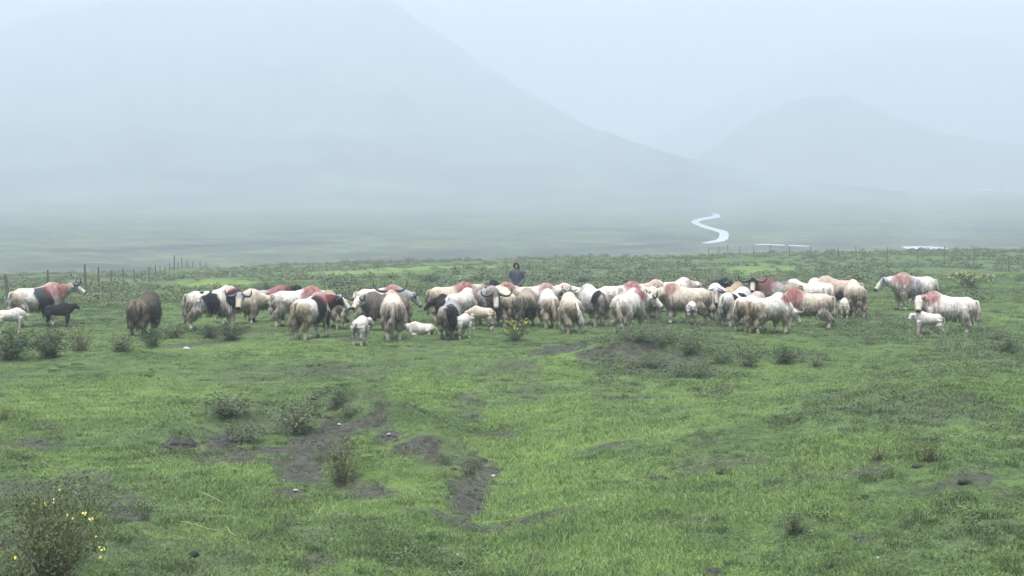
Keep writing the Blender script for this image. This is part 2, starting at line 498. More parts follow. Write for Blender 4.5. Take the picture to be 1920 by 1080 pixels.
# ------------------------------------------------------------------ hills in the mist
def hill(name, ridge, d_base, dark, seed, rough=1.0):
    """ridge: (pixel x, skyline pixel y, distance of the skyline); the slope rises from d_base to it and falls again behind"""
    px = np.array([p[0] for p in ridge], float); py = np.array([p[1] for p in ridge], float); pd = np.array([p[2] for p in ridge], float)
    X = np.linspace(px[0], px[-1], 220)
    top, dr = np.interp(X, px, py), np.interp(X, px, pd)
    ker = np.ones(9) / 9
    top = np.convolve(np.pad(top, 4, mode='edge'), ker, 'valid') + 3.0 * fbm2(X / 45, X * 0 + seed, seed, 4) * np.clip((340 - top) / 120, 0, 1)
    u = (X - 960) / FPX
    T = np.linspace(0, 1.5, 90)
    TT, U = np.meshgrid(T, u, indexing='ij')
    DR = np.broadcast_to(dr, TT.shape)
    D = d_base + (DR - d_base) * TT
    hr = CAM_H + (340 - np.broadcast_to(top, TT.shape)) / FPX * DR - PLAIN
    prof = np.where(TT <= 1, sstep(0, 1, TT) * .5 + TT * .5, 1 - (TT - 1) * 1.5)
    wx, wy = U * D, D
    gul = np.abs(noise2(U * 22 + seed, TT * 1.6, seed)) * .5 + np.abs(noise2(U * 55 + seed + TT * 2, TT * 4, seed + 3)) * .3
    bell = np.clip(1 - np.abs(TT - .55) / .55, 0, 1)
    Z = PLAIN - 3 + (hr + 3) * prof - rough * .24 * hr * gul * bell + hr * .015 * noise2(U * 140, TT * 9, seed + 7)
    Z = np.maximum(Z, PLAIN - 3)
    me = grid_mesh(name, wx, wy, Z)
    return tag(link(name, me, mat_hill(dark)), kind='structure')

hill('hill', [(-700, 290, 2500), (-400, 220, 2600), (-150, 130, 2700), (60, 30, 3200), (300, -18, 3150), (560, -22, 3000), (690, -14, 2750), (770, 18, 2550), (830, 58, 2450), (900, 112, 2400), (960, 152, 2300), (1020, 190, 2200), (1080, 224, 2050), (1140, 250, 1650), (1220, 276, 1550), (1320, 302, 1480), (1420, 322, 1400), (1560, 346, 1350), (1700, 358, 1300)], 1150, 1.0, 2)
hill('hill', [(-500, 300, 1900), (-200, 250, 1800), (60, 232, 1750), (200, 215, 1800), (330, 240, 1700), (440, 262, 1600), (590, 238, 1600), (700, 262, 1550), (800, 292, 1500), (880, 272, 1550), (960, 256, 1600), (1060, 262, 1560), (1160, 290, 1480), (1280, 312, 1420), (1400, 330, 1380), (1500, 348, 1350)], 1040, .9, 5)
hill('hill', [(1180, 352, 2030), (1260, 322, 2080), (1330, 280, 2130), (1400, 225, 2180), (1440, 206, 2190), (1485, 182, 2170), (1525, 178, 2130), (1552, 182, 2110), (1580, 175, 2090), (1610, 192, 2080), (1660, 214, 2060), (1740, 243, 2030), (1860, 266, 2010), (1960, 276, 2010), (2200, 300, 2030), (2500, 340, 2030)], 1700, .55, 9)
hill('hill', [(1050, 345, 3200), (1180, 290, 3400), (1300, 220, 3600), (1420, 150, 3800), (1560, 90, 3900), (1700, 50, 3900), (1850, 70, 3800), (1990, 120, 3700), (2200, 220, 3600), (2500, 330, 3400)], 2500, 1.0, 14)

# ------------------------------------------------------------------ haze
def haze():
    v = [(x, y, z) for x in (-4300, 4300) for y in (-4300, 4300) for z in (PLAIN - 6, 425)]
    f = [(0, 1, 3, 2), (4, 6, 7, 5), (0, 4, 5, 1), (2, 3, 7, 6), (0, 2, 6, 4), (1, 5, 7, 3)]
    m = bpy.data.materials.new('haze_air'); m.use_nodes = True
    n, l = m.node_tree.nodes, m.node_tree.links
    n.clear()
    o = n.new('ShaderNodeOutputMaterial'); p = n.new('ShaderNodeVolumePrincipled')
    p.inputs['Color'].default_value = HAZE_COLOR
    p.inputs['Density'].default_value = HAZE_DENSITY
    p.inputs['Anisotropy'].default_value = 0.0
    l.new(p.outputs[0], o.inputs['Volume'])
    b = link('haze', mesh_from('haze', v, f, False), m)
    tag(b, kind='stuff')
haze()

# ------------------------------------------------------------------ grass, rough sward, scrub (uncountable: scattered instances)
def blade_tuft(name, n, rad, hgt, width, lean, seed, mat, segs=2):
    r = np.random.default_rng(seed)
    v, f = [], []
    for _ in range(n):
        a, d = r.uniform(0, 6.283), rad * math.sqrt(r.uniform())
        x, y = d * math.cos(a), d * math.sin(a)
        h = hgt * r.uniform(.45, 1.1); la = r.uniform(0, 6.283); le = lean * h * r.uniform(.2, 1)
        w = width * r.uniform(.6, 1.2); fa = r.uniform(0, 3.14)
        wx, wy = w * math.cos(fa), w * math.sin(fa)
        b = len(v)
        for s in range(segs):
            t = s / segs
            ox, oy = le * t * t * math.cos(la), le * t * t * math.sin(la)
            k = 1 - t * .6
            v += [(x + ox - wx * k, y + oy - wy * k, h * t), (x + ox + wx * k, y + oy + wy * k, h * t)]
        v.append((x + le * math.cos(la), y + le * math.sin(la), h))
        for s in range(segs - 1):
            f.append((b + 2 * s, b + 2 * s + 1, b + 2 * s + 3, b + 2 * s + 2))
        f.append((b + 2 * segs - 2, b + 2 * segs - 1, b + 2 * segs))
    me = mesh_from(name, v, f, False)
    me.materials.append(mat)
    return me

def leaf_clump(name, n, rad, hgt, leaf, seed, mat, stems=0, twig=None):
    r = np.random.default_rng(seed)
    v, f, mi = [], [], []
    for _ in range(stems):
        a = r.uniform(0, 6.283); d = rad * r.uniform(.3, .95); h = hgt * r.uniform(.5, .95)
        p = Vector((d * math.cos(a), d * math.sin(a), h)); b = len(v); w = leaf * .12
        v += [(-w, 0, 0), (w, 0, 0), (p.x + w * .4, p.y, p.z), (p.x - w * .4, p.y, p.z)]
        f.append((b, b + 1, b + 2, b + 3)); mi.append(1)
    for _ in range(n):
        a = r.uniform(0, 6.283); q = r.uniform() ** .45
        el = math.acos(r.uniform(0, 1))
        rr = rad * q * (.8 + .35 * math.sin(a * 3 + seed) * math.sin(el * 4))
        c = Vector((rr * math.cos(a) * math.sin(el), rr * math.sin(a) * math.sin(el), hgt * (.08 + q * .9 * math.cos(el))))
        nrm = Vector((r.normal(), r.normal(), abs(r.normal()) + .5)).normalized()
        t1 = nrm.orthogonal().normalized(); t1.rotate(Matrix.Rotation(r.uniform(0, 6.28), 3, nrm)); t2 = nrm.cross(t1)
        L, W = leaf * r.uniform(.6, 1.2), leaf * .4 * r.uniform(.7, 1.2)
        b = len(v)
        v += [c - t1 * L * .5, c + t2 * W * .5, c + t1 * L * .5, c - t2 * W * .5]
        f.append((b, b + 1, b + 2, b + 3)); mi.append(0)
    me = mesh_from(name, v, f, False)
    me.materials.append(mat)
    if stems: me.materials.append(twig or M_TWIG)
    if stems: me.polygons.foreach_set('material_index', mi)
    return me

PROTO = bpy.data.collections.new('sources')      # not linked to the scene: only its meshes are used
def scatter(name, P, attrs, sources, seed):
    """one mesh of points whose geometry nodes put the source meshes on them"""
    me = bpy.data.meshes.new(name)
    me.vertices.add(len(P)); me.vertices.foreach_set('co', np.asarray(P, np.float32).ravel())
    for k, a in attrs.items():
        at = me.attributes.new(k, 'FLOAT', 'POINT'); at.data.foreach_set('value', np.asarray(a, np.float32))
    col = bpy.data.collections.new(name + '_sources')
    for s in sources:
        col.objects.link(bpy.data.objects.new(s.name, s))
    ng = bpy.data.node_groups.new(name, 'GeometryNodeTree')
    ng.interface.new_socket('Geometry', in_out='INPUT', socket_type='NodeSocketGeometry')
    ng.interface.new_socket('Geometry', in_out='OUTPUT', socket_type='NodeSocketGeometry')
    n, l = ng.nodes, ng.links
    gi, go = n.new('NodeGroupInput'), n.new('NodeGroupOutput')
    ci = n.new('GeometryNodeCollectionInfo'); ci.inputs['Collection'].default_value = col
    ci.inputs['Separate Children'].default_value = True; ci.inputs['Reset Children'].default_value = True
    iop = n.new('GeometryNodeInstanceOnPoints'); iop.inputs['Pick Instance'].default_value = True
    def named(k, typ='FLOAT'):
        a = n.new('GeometryNodeInputNamedAttribute'); a.data_type = typ; a.inputs['Name'].default_value = k
        return a.outputs[0]
    rv = n.new('FunctionNodeRandomValue'); rv.data_type = 'INT'
    rv.inputs['Min'].default_value = 0; rv.inputs['Max'].default_value = len(sources) - 1
    rv.inputs['Seed'].default_value = seed
    l.new([o for o in rv.outputs if o.enabled and o.type == 'INT'][0], iop.inputs['Instance Index'])
    cx = n.new('ShaderNodeCombineXYZ'); l.new(named('rot'), cx.inputs['Z'])
    er = n.new('FunctionNodeEulerToRotation'); l.new(cx.outputs[0], er.inputs[0]); l.new(er.outputs[0], iop.inputs['Rotation'])
    cs = n.new('ShaderNodeCombineXYZ')
    l.new(named('wide'), cs.inputs['X']); l.new(named('wide'), cs.inputs['Y']); l.new(named('tall'), cs.inputs['Z'])
    l.new(cs.outputs[0], iop.inputs['Scale'])
    l.new(gi.outputs[0], iop.inputs['Points']); l.new(ci.outputs[0], iop.inputs['Instance']); l.new(iop.outputs[0], go.inputs[0])
    o = link(name, me)
    md = o.modifiers.new('scatter', 'NODES'); md.node_group = ng
    return tag(o, kind='stuff')

def sample(n, d0, d1, power=0.0):
    n = int(n * 1.28)
    a = RNG.uniform(-R(27), R(27), n)
    q = RNG.uniform(0, 1, n)
    d = d0 + (d1 - d0) * q if not power else (d0 ** power + (d1 ** power - d0 ** power) * q) ** (1 / power)
    return d * np.sin(a), d * np.cos(a), d

def ground_z(x, y, so, ro, d):
    return gz(x, y) + ro * sstep(75, 55, d) * .03 - so * .03 * sstep(75, 55, d)

SHRUBS = [
    # kind, x, y(foot), width, height, label
    ('leafy', 20, 676, 84, 58, 'dense dark green shrub below the white calf at the left edge'),
    ('leafy', 95, 672, 78, 62, 'bushy dark green shrub directly below the black calf'),
    ('twiggy', 150, 660, 52, 54, 'thin brownish twiggy shrub just right of the bush below the black calf'),
    ('grey', 226, 660, 60, 42, 'low sparse grey green shrub between the black calf and the brown yak'),
    ('leafy', 286, 652, 44, 42, 'small leafy shrub in front of the hooves of the brown yak'),
    ('grey', 326, 636, 56, 38, 'soft grey shrub at the lower right of the shaggy brown yak'),
    ('spiky', 392, 635, 44, 34, 'short upright shrub under the belly of the pied yak facing the camera'),
    ('leafy', 432, 637, 50, 36, 'dark clumpy shrub in front of the forelegs of the pied yak facing the camera'),
    ('flower', 967, 640, 64, 40, 'rounded dark shrub covered in yellow flowers in front of the herd'),
    ('flower', 1818, 541, 82, 30, 'wide yellow flowering shrub behind the yaks at the far right'),
    ('flower', 1642, 547, 40, 18, 'small pale yellow flowering shrub beside the rear facing yak with the calf'),
    ('feathery', 96, 1102, 230, 205, 'big feathery shrub with a few yellow flowers in the bottom left corner'),
    ('grey', 425, 780, 88, 56, 'wispy grey shrub on the bare hump, leftmost of those along its top'),
    ('dome', 458, 828, 84, 40, 'low dark domed shrub beside the bare earth on the left of the hump'),
    ('grey', 560, 812, 92, 76, 'loose grey green shrub at the top of the grey soil streak'),
    ('spiky', 634, 768, 34, 46, 'tall narrow shrub standing above the dark soil crest'),
    ('grey', 654, 782, 44, 32, 'small leafy shrub just above the curved dark soil crest'),
    ('twiggy', 640, 905, 70, 88, 'upright olive brown twiggy shrub beside the grey soil streak'),
    ('spiky', 1490, 1008, 42, 50, 'compact dark spiky shrub alone in the grass at the lower right'),
    ('twiggy', 1742, 868, 62, 52, 'small dark branching shrub in the open grass on the right'),
    ('brown', 1646, 866, 76, 42, 'low brown withered shrub left of the dark branching one on the right'),
    ('bare', 1492, 884, 48, 36, 'bare forked dead twigs sticking up in the grass'),
    ('twiggy', 1500, 790, 24, 18, 'tiny twiggy shrub in the open grass right of centre'),
    ('dome', 1190, 640, 64, 26, 'domed shrub at the left end of the green scrub hump below the herd'),
    ('dome', 1246, 642, 70, 30, 'domed shrub at the top of the scrub hump below the standing calf'),
    ('dome', 1290, 664, 64, 38, 'large rounded shrub in the middle of the scrub hump'),
    ('grey', 1352, 684, 44, 40, 'upright grey green shrub at the right foot of the scrub hump'),
    ('grey', 1402, 690, 58, 48, 'tall clumpy shrub between the scrub hump and the two dark bushes'),
    ('leafy', 1470, 684, 50, 34, 'dark bush, left one of the pair below the grazing yaks'),
    ('brown', 1532, 690, 60, 32, 'brownish dark bush, right one of the pair below the grazing yaks'),
    ('dome', 1222, 690, 60, 30, 'flat spreading shrub on the near slope of the scrub hump'),
    ('dome', 1296, 712, 70, 34, 'lowest spreading shrub at the near edge of the scrub hump'),
    ('leafy', 1892, 668, 50, 34, 'dark shrub at the right edge just below the yak with its calf'),
    ('brown', 1870, 640, 60, 26, 'dull brownish shrub right of the hooves of the yak with its calf'),
    ('grey', 1330, 612, 50, 16, 'low flat shrub beside the hooves of the standing calf'),
    ('twiggy', 8, 790, 26, 34, 'thin leafy shrub cut off by the left edge in the middle grass'),
    ('leafy', 500, 548, 60, 16, 'dark low shrub in the meadow behind the pied yaks'),
    ('leafy', 640, 536, 70, 14, 'flat dark shrub in the meadow behind the white yak with the red hump'),
    ('leafy', 806, 530, 52, 16, 'dark low shrub in the meadow left of the herder'),
    ('grey', 1100, 528, 70, 16, 'grey green low shrub in the meadow right of the herder'),
]
_so = [(pix(a[1], a[2]), a[3]) for a in SHRUBS]
def clear_of_shrubs(x, y, grow=.6):
    k = np.ones(len(x), bool)
    for c, w in _so:
        k &= np.hypot(x - c.x, (y - c.y) * .6 + .15) > w / ppm(c) * grow
    return k

# short turf
x, y, d = sample(150000, 15.5, 95, .55)
so, lu, ro = fields(x, y)
keep = RNG.uniform(size=len(x)) > np.clip(so * 1.5 - .2, 0, .97) + ro * .25
x, y, d, so, lu, ro = (q[keep] for q in (x, y, d, so, lu, ro))
tint = np.clip(.5 + .55 * fbm2(x / 1.4, y / 1.4, 201, 3) + .34 * fbm2(x / .35, y / .35, 205, 2) + RNG.normal(0, .17, len(x)) - ro * .35 - so * .2, 0, 1)
hgt = np.clip(.55 + .9 * lu * (1 - so) + .6 * np.clip(fbm2(x / 1.8, y / 1.8, 211, 3), -.5, 1) + .5 * fbm2(x / .5, y / .5, 215, 2), .2, 2.0) * RNG.uniform(.6, 1.25, len(x))
turf = [blade_tuft('turf_tuft', 28, .14, .052, .0038, 1.0, 300 + k, M_GRASS) for k in range(4)]
scatter('grass', np.stack([x, y, ground_z(x, y, so, ro, d)], -1),
        {'rot': RNG.uniform(0, 6.283, len(x)), 'wide': RNG.uniform(.8, 1.4, len(x)) * (.8 + d / 60), 'tall': hgt * np.interp(d, [15, 30, 42, 58, 70, 95], [1.0, .95, .62, .6, 1.1, 1.3]),
         'tint': tint, 'lush': lu * .9, 'dry': np.clip(RNG.normal(-.15, .25, len(x)) + so * .3, 0, .8)}, turf, 5)

# darker, longer tussocks standing in the short turf
x, y, d = sample(16000, 15.5, 75, .8)
so, lu, ro = fields(x, y)
cl = fbm2(x / .8, y / .8, 221, 3)
keep = RNG.uniform(size=len(x)) < np.clip(.12 + 1.2 * sstep(.1, .5, cl) + .5 * ro - .5 * lu - .4 * so, .03, 1)
x, y, d, so, lu, ro = (q[keep] for q in (x, y, d, so, lu, ro))
tus = [blade_tuft('tussock', 44, .13, .125, .0045, .8, 350 + k, M_GRASS) for k in range(3)]
scatter('tussock_grass', np.stack([x, y, ground_z(x, y, so, ro, d)], -1),
        {'rot': RNG.uniform(0, 6.283, len(x)), 'wide': RNG.uniform(.6, 1.4, len(x)), 'tall': RNG.uniform(.45, 1.15, len(x)) * np.interp(d, [15, 42, 60], [1, .6, .8]),
         'tint': np.clip(RNG.normal(.12, .14, len(x)), 0, 1), 'lush': lu * .3, 'dry': np.clip(RNG.normal(-.1, .25, len(x)), 0, .7)}, tus, 8)

# crumbs of earth and grit on the bare ground
def crumb(name, seed, mat):
    r = np.random.default_rng(seed); v, f = [], []
    for i, th in enumerate((.0, .7, 1.5, 2.2)):
        for q in range(7):
            a = q * 6.283 / 7 + r.normal() * .15; k = .03 * r.uniform(.7, 1.3)
            v.append((k * math.sin(th + .12) * math.cos(a), k * math.sin(th + .12) * math.sin(a), k * .8 * math.cos(th)))
    for i in range(3):
        for q in range(7): f.append((i * 7 + q, i * 7 + 7 + q, i * 7 + 7 + (q + 1) % 7, i * 7 + (q + 1) % 7))
    f.append(tuple(range(7)))
    me = mesh_from(name, v, f, False); me.materials.append(mat)
    return me
x, y, d = sample(120000, 15.5, 58, .8)
so, lu, ro = fields(x, y)
keep = RNG.uniform(size=len(x)) < sstep(.4, .9, so) * .22
x, y, d, so, lu, ro = (q[keep] for q in (x, y, d, so, lu, ro))
sz = np.clip(RNG.lognormal(-.75, .5, len(x)), .2, 2.2)
scatter('gravel', np.stack([x, y, ground_z(x, y, so, ro, d)], -1), {'rot': RNG.uniform(0, 6.283, len(x)), 'wide': sz, 'tall': sz * RNG.uniform(.5, 1.0, len(x))},
        [crumb('crumb', 1, M_CLOD), crumb('crumb', 2, M_CLOD), crumb('crumb', 3, M_GRIT), crumb('crumb', 4, M_CLOD), crumb('crumb', 5, M_GRIT)], 12)

# broad leaved weeds and low cushions in the rough sward
x, y, d = sample(42000, 16, 75, .9)
so, lu, ro = fields(x, y)
keep = RNG.uniform(size=len(x)) < np.clip(ro ** 1.4 * 1.15 + .10 * sstep(.05, .5, so) * (1 - so), 0.02, 1)
x, y, d, so, lu, ro = (q[keep] for q in (x, y, d, so, lu, ro))
weeds = [leaf_clump('weed_cushion', 60, .15, .10, .036, 400 + k, m) for k, m in enumerate((M_LEAF, M_LEAF_GREY, M_LEAF, M_LEAF_FRESH))]
keep = clear_of_shrubs(x, y)
x, y, d, so, lu, ro = (q[keep] for q in (x, y, d, so, lu, ro))
sz = np.clip(.45 + .95 * ro + RNG.normal(0, .25, len(x)), .3, 2.0)
scatter('ground_cover', np.stack([x, y, ground_z(x, y, so, ro, d) - .01], -1),
        {'rot': RNG.uniform(0, 6.283, len(x)), 'wide': sz, 'tall': sz * RNG.uniform(.6, 1.3, len(x))}, weeds, 6)

# scrub beyond the herd
x, y, d = sample(30000, 58, 215, 1.3)
so, lu, ro = fields(x, y)
keep = RNG.uniform(size=len(x)) < np.clip(ro ** 1.3 * sstep(58, 78, d) * .75 * (1 - lu * .9), 0, 1)
x, y, d, so, lu, ro = (q[keep] for q in (x, y, d, so, lu, ro))
shr = [leaf_clump('scrub_clump', 130, .34, .26, .085, 500 + k, m) for k, m in enumerate((M_LEAF, M_LEAF_GREY, M_LEAF_OLIVE, M_LEAF, M_LEAF_GREY))]
keep = clear_of_shrubs(x, y, .8)
x, y, d, so, lu, ro = (q[keep] for q in (x, y, d, so, lu, ro))
sz = np.clip(RNG.lognormal(-.15, .4, len(x)), .35, 2.2)
scatter('scrub', np.stack([x, y, gz(x, y) - .03], -1),
        {'rot': RNG.uniform(0, 6.283, len(x)), 'wide': sz * 1.2, 'tall': sz * RNG.uniform(.5, 1.1, len(x))}, shr, 7)

# ------------------------------------------------------------------ shrubs one can point at
def shrub_meshes(kind, seed):
    """stem mesh, foliage mesh, blossom mesh (or None), unit height about 1 m"""
    r = np.random.default_rng(seed)
    K = {'leafy': dict(ns=46, spread=.62, bare=.04, nl=2600, leaf=.066, mat=M_LEAF_DARK, thick=.008, curl=.5, nf=0),
         'grey': dict(ns=40, spread=.60, bare=.06, nl=1300, leaf=.07, mat=M_LEAF_GREY, thick=.008, curl=.5, nf=0),
         'dome': dict(ns=40, spread=.85, bare=.1, nl=3200, leaf=.07, mat=M_LEAF_GREY, thick=.012, curl=.9, nf=0),
         'twiggy': dict(ns=44, spread=.34, bare=.12, nl=800, leaf=.045, mat=M_LEAF_OLIVE, thick=.007, curl=.25, nf=2),
         'feathery': dict(ns=170, spread=.7, bare=.05, nl=7500, leaf=.032, mat=M_LEAF_MOSS, thick=.0042, curl=.35, nf=0),
         'flower': dict(ns=36, spread=.85, bare=.1, nl=2800, leaf=.055, mat=M_LEAF_DARK, thick=.008, curl=.6, nf=100),
         'bare': dict(ns=16, spread=.55, bare=.4, nl=40, leaf=.04, mat=M_LEAF_OLIVE, thick=.012, curl=.3, nf=0),
         'brown': dict(ns=60, spread=.8, bare=.3, nl=330, leaf=.05, mat=M_LEAF_OLIVE, thick=.009, curl=.3, nf=0),
         'spiky': dict(ns=80, spread=.42, bare=.1, nl=1100, leaf=.06, mat=M_LEAF_DARK, thick=.006, curl=.2, nf=0)}[kind]
    sv, sf, lv, lf, fv, ff = [], [], [], [], [], []
    tips = []
    for _ in range(K['ns']):
        a = r.uniform(0, 6.283); out = K['spread'] * math.sqrt(r.uniform(.02, 1)); h = (1 - .45 * (out / K['spread']) ** 2) * r.uniform(.6, 1.05)
        b0 = Vector((r.normal() * .06, r.normal() * .06, -.05))
        pts = []
        for k in range(6):
            t = k / 5
            o = out * (t ** (1 + K['curl']) if kind != 'dome' else t ** .8)
            pts.append(b0 + Vector((o * math.cos(a) + .03 * r.normal() * t, o * math.sin(a) + .03 * r.normal() * t, (h + .05) * t)))
        tips.append(pts)
        for k in range(5):
            w0, w1 = K['thick'] * (1 - k / 6), K['thick'] * (1 - (k + 1) / 6)
            b = len(sv)
            for p, w in ((pts[k], w0), (pts[k + 1], w1)):
                for q in range(3):
                    sv.append(p + Vector((w * math.cos(q * 2.094), w * math.sin(q * 2.094), 0)))
            for q in range(3):
                sf.append((b + q, b + (q + 1) % 3, b + 3 + (q + 1) % 3, b + 3 + q))
    def leaf_at(c, L, W, up, V, F):
        nrm = (Vector((r.normal(), r.normal(), r.normal())) + Vector((0, 0, up))).normalized()
        t1 = nrm.orthogonal().normalized(); t1.rotate(Matrix.Rotation(r.uniform(0, 6.28), 3, nrm)); t2 = nrm.cross(t1)
        b = len(V)
        V += [c - t1 * L * .5, c + t2 * W * .5, c + t1 * L * .5, c - t2 * W * .5]
        F.append((b, b + 1, b + 2, b + 3))
    clump = [r.uniform(.5, 1.4) for _ in tips]
    for _ in range(K['nl']):
        i = int(r.integers(len(tips)))
        if r.uniform() > clump[i]: continue
        t = K['bare'] + (1 - K['bare']) * r.uniform() ** .6
        k = min(4, int(t * 5)); p = tips[i][k].lerp(tips[i][k + 1], t * 5 - k)
        j = .03 + .05 * K['spread']
        c = p + Vector((r.normal() * j, r.normal() * j, r.normal() * j * .7))
        if c.z < .01: c.z = .01 + abs(c.z) * .3
        leaf_at(c, K['leaf'] * r.uniform(.6, 1.3), K['leaf'] * .42, .4, lv, lf)
    for _ in range(K['nf']):
        i = int(r.integers(len(tips))); t = r.uniform(.75, 1.02)
        k = min(4, int(t * 5)); p = tips[i][k].lerp(tips[i][k + 1], min(1.1, t * 5 - k))
        c = p + Vector((r.normal() * .05, r.normal() * .05, .03 + abs(r.normal()) * .04))
        s = .042 if kind != 'twiggy' else .022
        for _q in range(3): leaf_at(c, s * 1.4, s * 1.2, .7, fv, ff)
    return (mesh_from('shrub_stem', sv, sf), mesh_from('shrub_foliage', lv, lf, False), mesh_from('shrub_blossom', fv, ff, False) if fv else None, K['mat'])

_SH = {}
def shrub(name, kind, px, py, wide, tall, label, seed=0, group=None, cat='shrub', flowers=None):
    """wide and tall in pixels of the photograph at the foot of the shrub"""
    key = (kind, seed % 2)
    if key not in _SH: _SH[key] = shrub_meshes(kind, 700 + 13 * (seed % 2) + len(kind))
    st, fo, bl, mt = _SH[key]
    c = pix(px, py)
    o = empty(name, (c.x, c.y, c.z - .02), random.uniform(0, 6.28))
    k = ppm(c)
    spread = {'leafy': .62, 'grey': .6, 'dome': .9, 'twiggy': .4, 'feathery': .75, 'flower': .9, 'bare': .55, 'brown': .8, 'spiky': .45}[kind]
    w = wide / k / 2 / spread
    o.scale = (w * 1.35, w * 1.35, tall / k * 1.15)
    if kind == 'feathery': o.scale = (w * 1.25, w * 1.25, tall / k * 1.25)
    tag(o, label, cat, group)
    link('stem', st, M_TWIG, o)['kind'] = 'stuff'; link('foliage', fo, mt, o)['kind'] = 'stuff'
    if flowers:
        c2 = shrub_flowers(flowers, seed, spread)
        link('blossom', c2, M_FLOWER, o)['kind'] = 'stuff'
    elif bl:
        link('blossom', bl, M_FLOWER, o)['kind'] = 'stuff'
    return o

def shrub_flowers(pts, seed, spread):
    v, f = [], []
    r = np.random.default_rng(seed + 5)
    for (a, z, s) in pts:
        for q in range(4):
            c = Vector((spread * a[0], spread * a[1], z)) + Vector((r.normal(), r.normal(), r.normal())) * s * .3
            nrm = Vector((r.normal() * .6, r.normal() * .6 - .6, 1)).normalized(); t1 = nrm.orthogonal().normalized(); t2 = nrm.cross(t1)
            b = len(v); v += [c - t1 * s * .5, c + t2 * s * .5, c + t1 * s * .5, c - t2 * s * .5]; f.append((b, b + 1, b + 2, b + 3))
    return mesh_from('blossom', v, f, False)

for i, (k, px, py, w, h, lab) in enumerate(SHRUBS):
    fl = None
    if k == 'feathery':
        fl = [((.12, -.6), .58, 0.022), ((.36, -.6), .56, 0.031), ((.02, -.7), .62, 0.019), ((.5, -.6), .33, 0.031), ((-.2, -.5), .7, 0.019), ((.46, -.65), .28, 0.025),
              ((-.12, -.6), .72, 0.019), ((.3, -.5), .6, 0.025), ((-.6, -.5), .32, 0.025), ((-.05, -.65), .8, 0.015), ((.38, -.7), .44, 0.019)]
    shrub('flowering_shrub' if k in ('flower', 'feathery') else ('dead_twigs' if k == 'bare' else 'shrub'), k, px, py, w, h, lab, i, 'low shrubs in the meadow', 'shrub', fl)

# ------------------------------------------------------------------ fences
def fence(name, label, posts, seed):
    """posts: (x, y, height, thickness, lean across, lean along)"""
    base = Vector((posts[0][0], posts[0][1], float(gz(posts[0][0], posts[0][1]))))
    o = tag(empty(name, base), label, 'fence')
    r = np.random.default_rng(seed)
    tops = []
    for (x, y, h, th, lx, ly) in posts:
        g = Vector((x, y, float(gz(x, y))))
        v, f = [], []
        n = 7
        for k, t in enumerate((-.25, 0, .35, .7, .97, 1.0)):
            rr = th * (1 - .15 * max(t, 0)) * (1 + .06 * r.normal()) * (.72 if t == 1.0 else 1)
            for q in range(n):
                a = q * 6.283 / n
                v.append(g + Vector((lx * t * h + rr * math.cos(a) * (1 + .1 * math.sin(3 * a)), ly * t * h + rr * math.sin(a), t * h + (.01 * math.cos(a) if t == 1 else 0))) - base)
        for k in range(5):
            for q in range(n):
                f.append((k * n + q, k * n + (q + 1) % n, (k + 1) * n + (q + 1) % n, (k + 1) * n + q))
        f.append(tuple(range(5 * n, 6 * n)))
        link('post', mesh_from('post', v, f, False), M_WOOD, o)
        tops.append([g + Vector((lx * t * h, ly * t * h, t * h)) - base for t in (.35, .62, .9)])
    for k in range(3):
        v, f = [], []
        for a, b in zip(tops[:-1], tops[1:]):
            p, q = a[k], b[k]
            for s in range(4):
                t = s / 4; m = p.lerp(q, t); m = m + Vector((0, 0, -.05 * 4 * t * (1 - t)))
                v += [m + Vector((0.003 * math.cos(c), 0.003 * math.sin(c) * .3, 0.003 * math.sin(c))) for c in (0.5, 2.6, 4.7)]
        v += [tops[-1][k] + Vector((0.003 * math.cos(c), 0, 0.003 * math.sin(c))) for c in (0.5, 2.6, 4.7)]
        for s in range(len(v) // 3 - 1):
            for q in range(3):
                f.append((s * 3 + q, s * 3 + (q + 1) % 3, s * 3 + 3 + (q + 1) % 3, s * 3 + 3 + q))
        link('wire', mesh_from('wire', v, f, False), M_WIRE, o)
    return o

posts = []
for px, d, h in [(14, 65, 1.35), (88, 75, 1.3), (158, 84, 1.4), (184, 91, 1.25), (207, 97, 1.35), (230, 103, 1.3), (250, 110, 1.35), (264, 116, 1.1), (277, 122, 1.5), (291, 129, 1.4), (300, 134, 1.2), (308, 139, 1.25), (317, 145, 1.4),
                 (325, 150, 2.1), (333, 156, 1.5), (341, 162, 1.7), (351, 168, 1.45), (361, 174, 1.5), (374, 180, 1.4), (386, 186, 1.3)]:
    px += random.uniform(-1, 1)
    h *= .66 if d > 95 else .95
    posts.append(((px - 960) / FPX * d, d, h, .085 if d < 70 else random.uniform(.045, .065), random.uniform(-.06, .03), random.uniform(-.04, .04)))
posts[0] = posts[0][:4] + (-.1, 0)
fence('post_fence', 'leaning wooden post and wire fence receding on the left side of the meadow', posts, 3)
posts = []
for px, d, h in [(1329, 172, 1.1), (1348, 168, 1.15), (1365, 163, 1.2), (1388, 158, 1.3), (1414, 153, 1.25), (1444, 148, 1.35), (1481, 142, 1.4), (1521, 137, 1.2), (1572, 131, 1.25), (1606, 126, 1.45), (1664, 121, 1.4), (1721, 116, 1.4), (1771, 111, 1.65), (1826, 106, 1.4), (1893, 101, 1.35), (1965, 96, 1.35)]:
    h *= .8
    posts.append(((px - 960) / FPX * d, d, h, random.uniform(.028, .042), random.uniform(-.05, .05), random.uniform(-.04, .04)))
fence('post_fence', 'thin wooden post and wire fence crossing behind the herd on the right side', posts, 4)

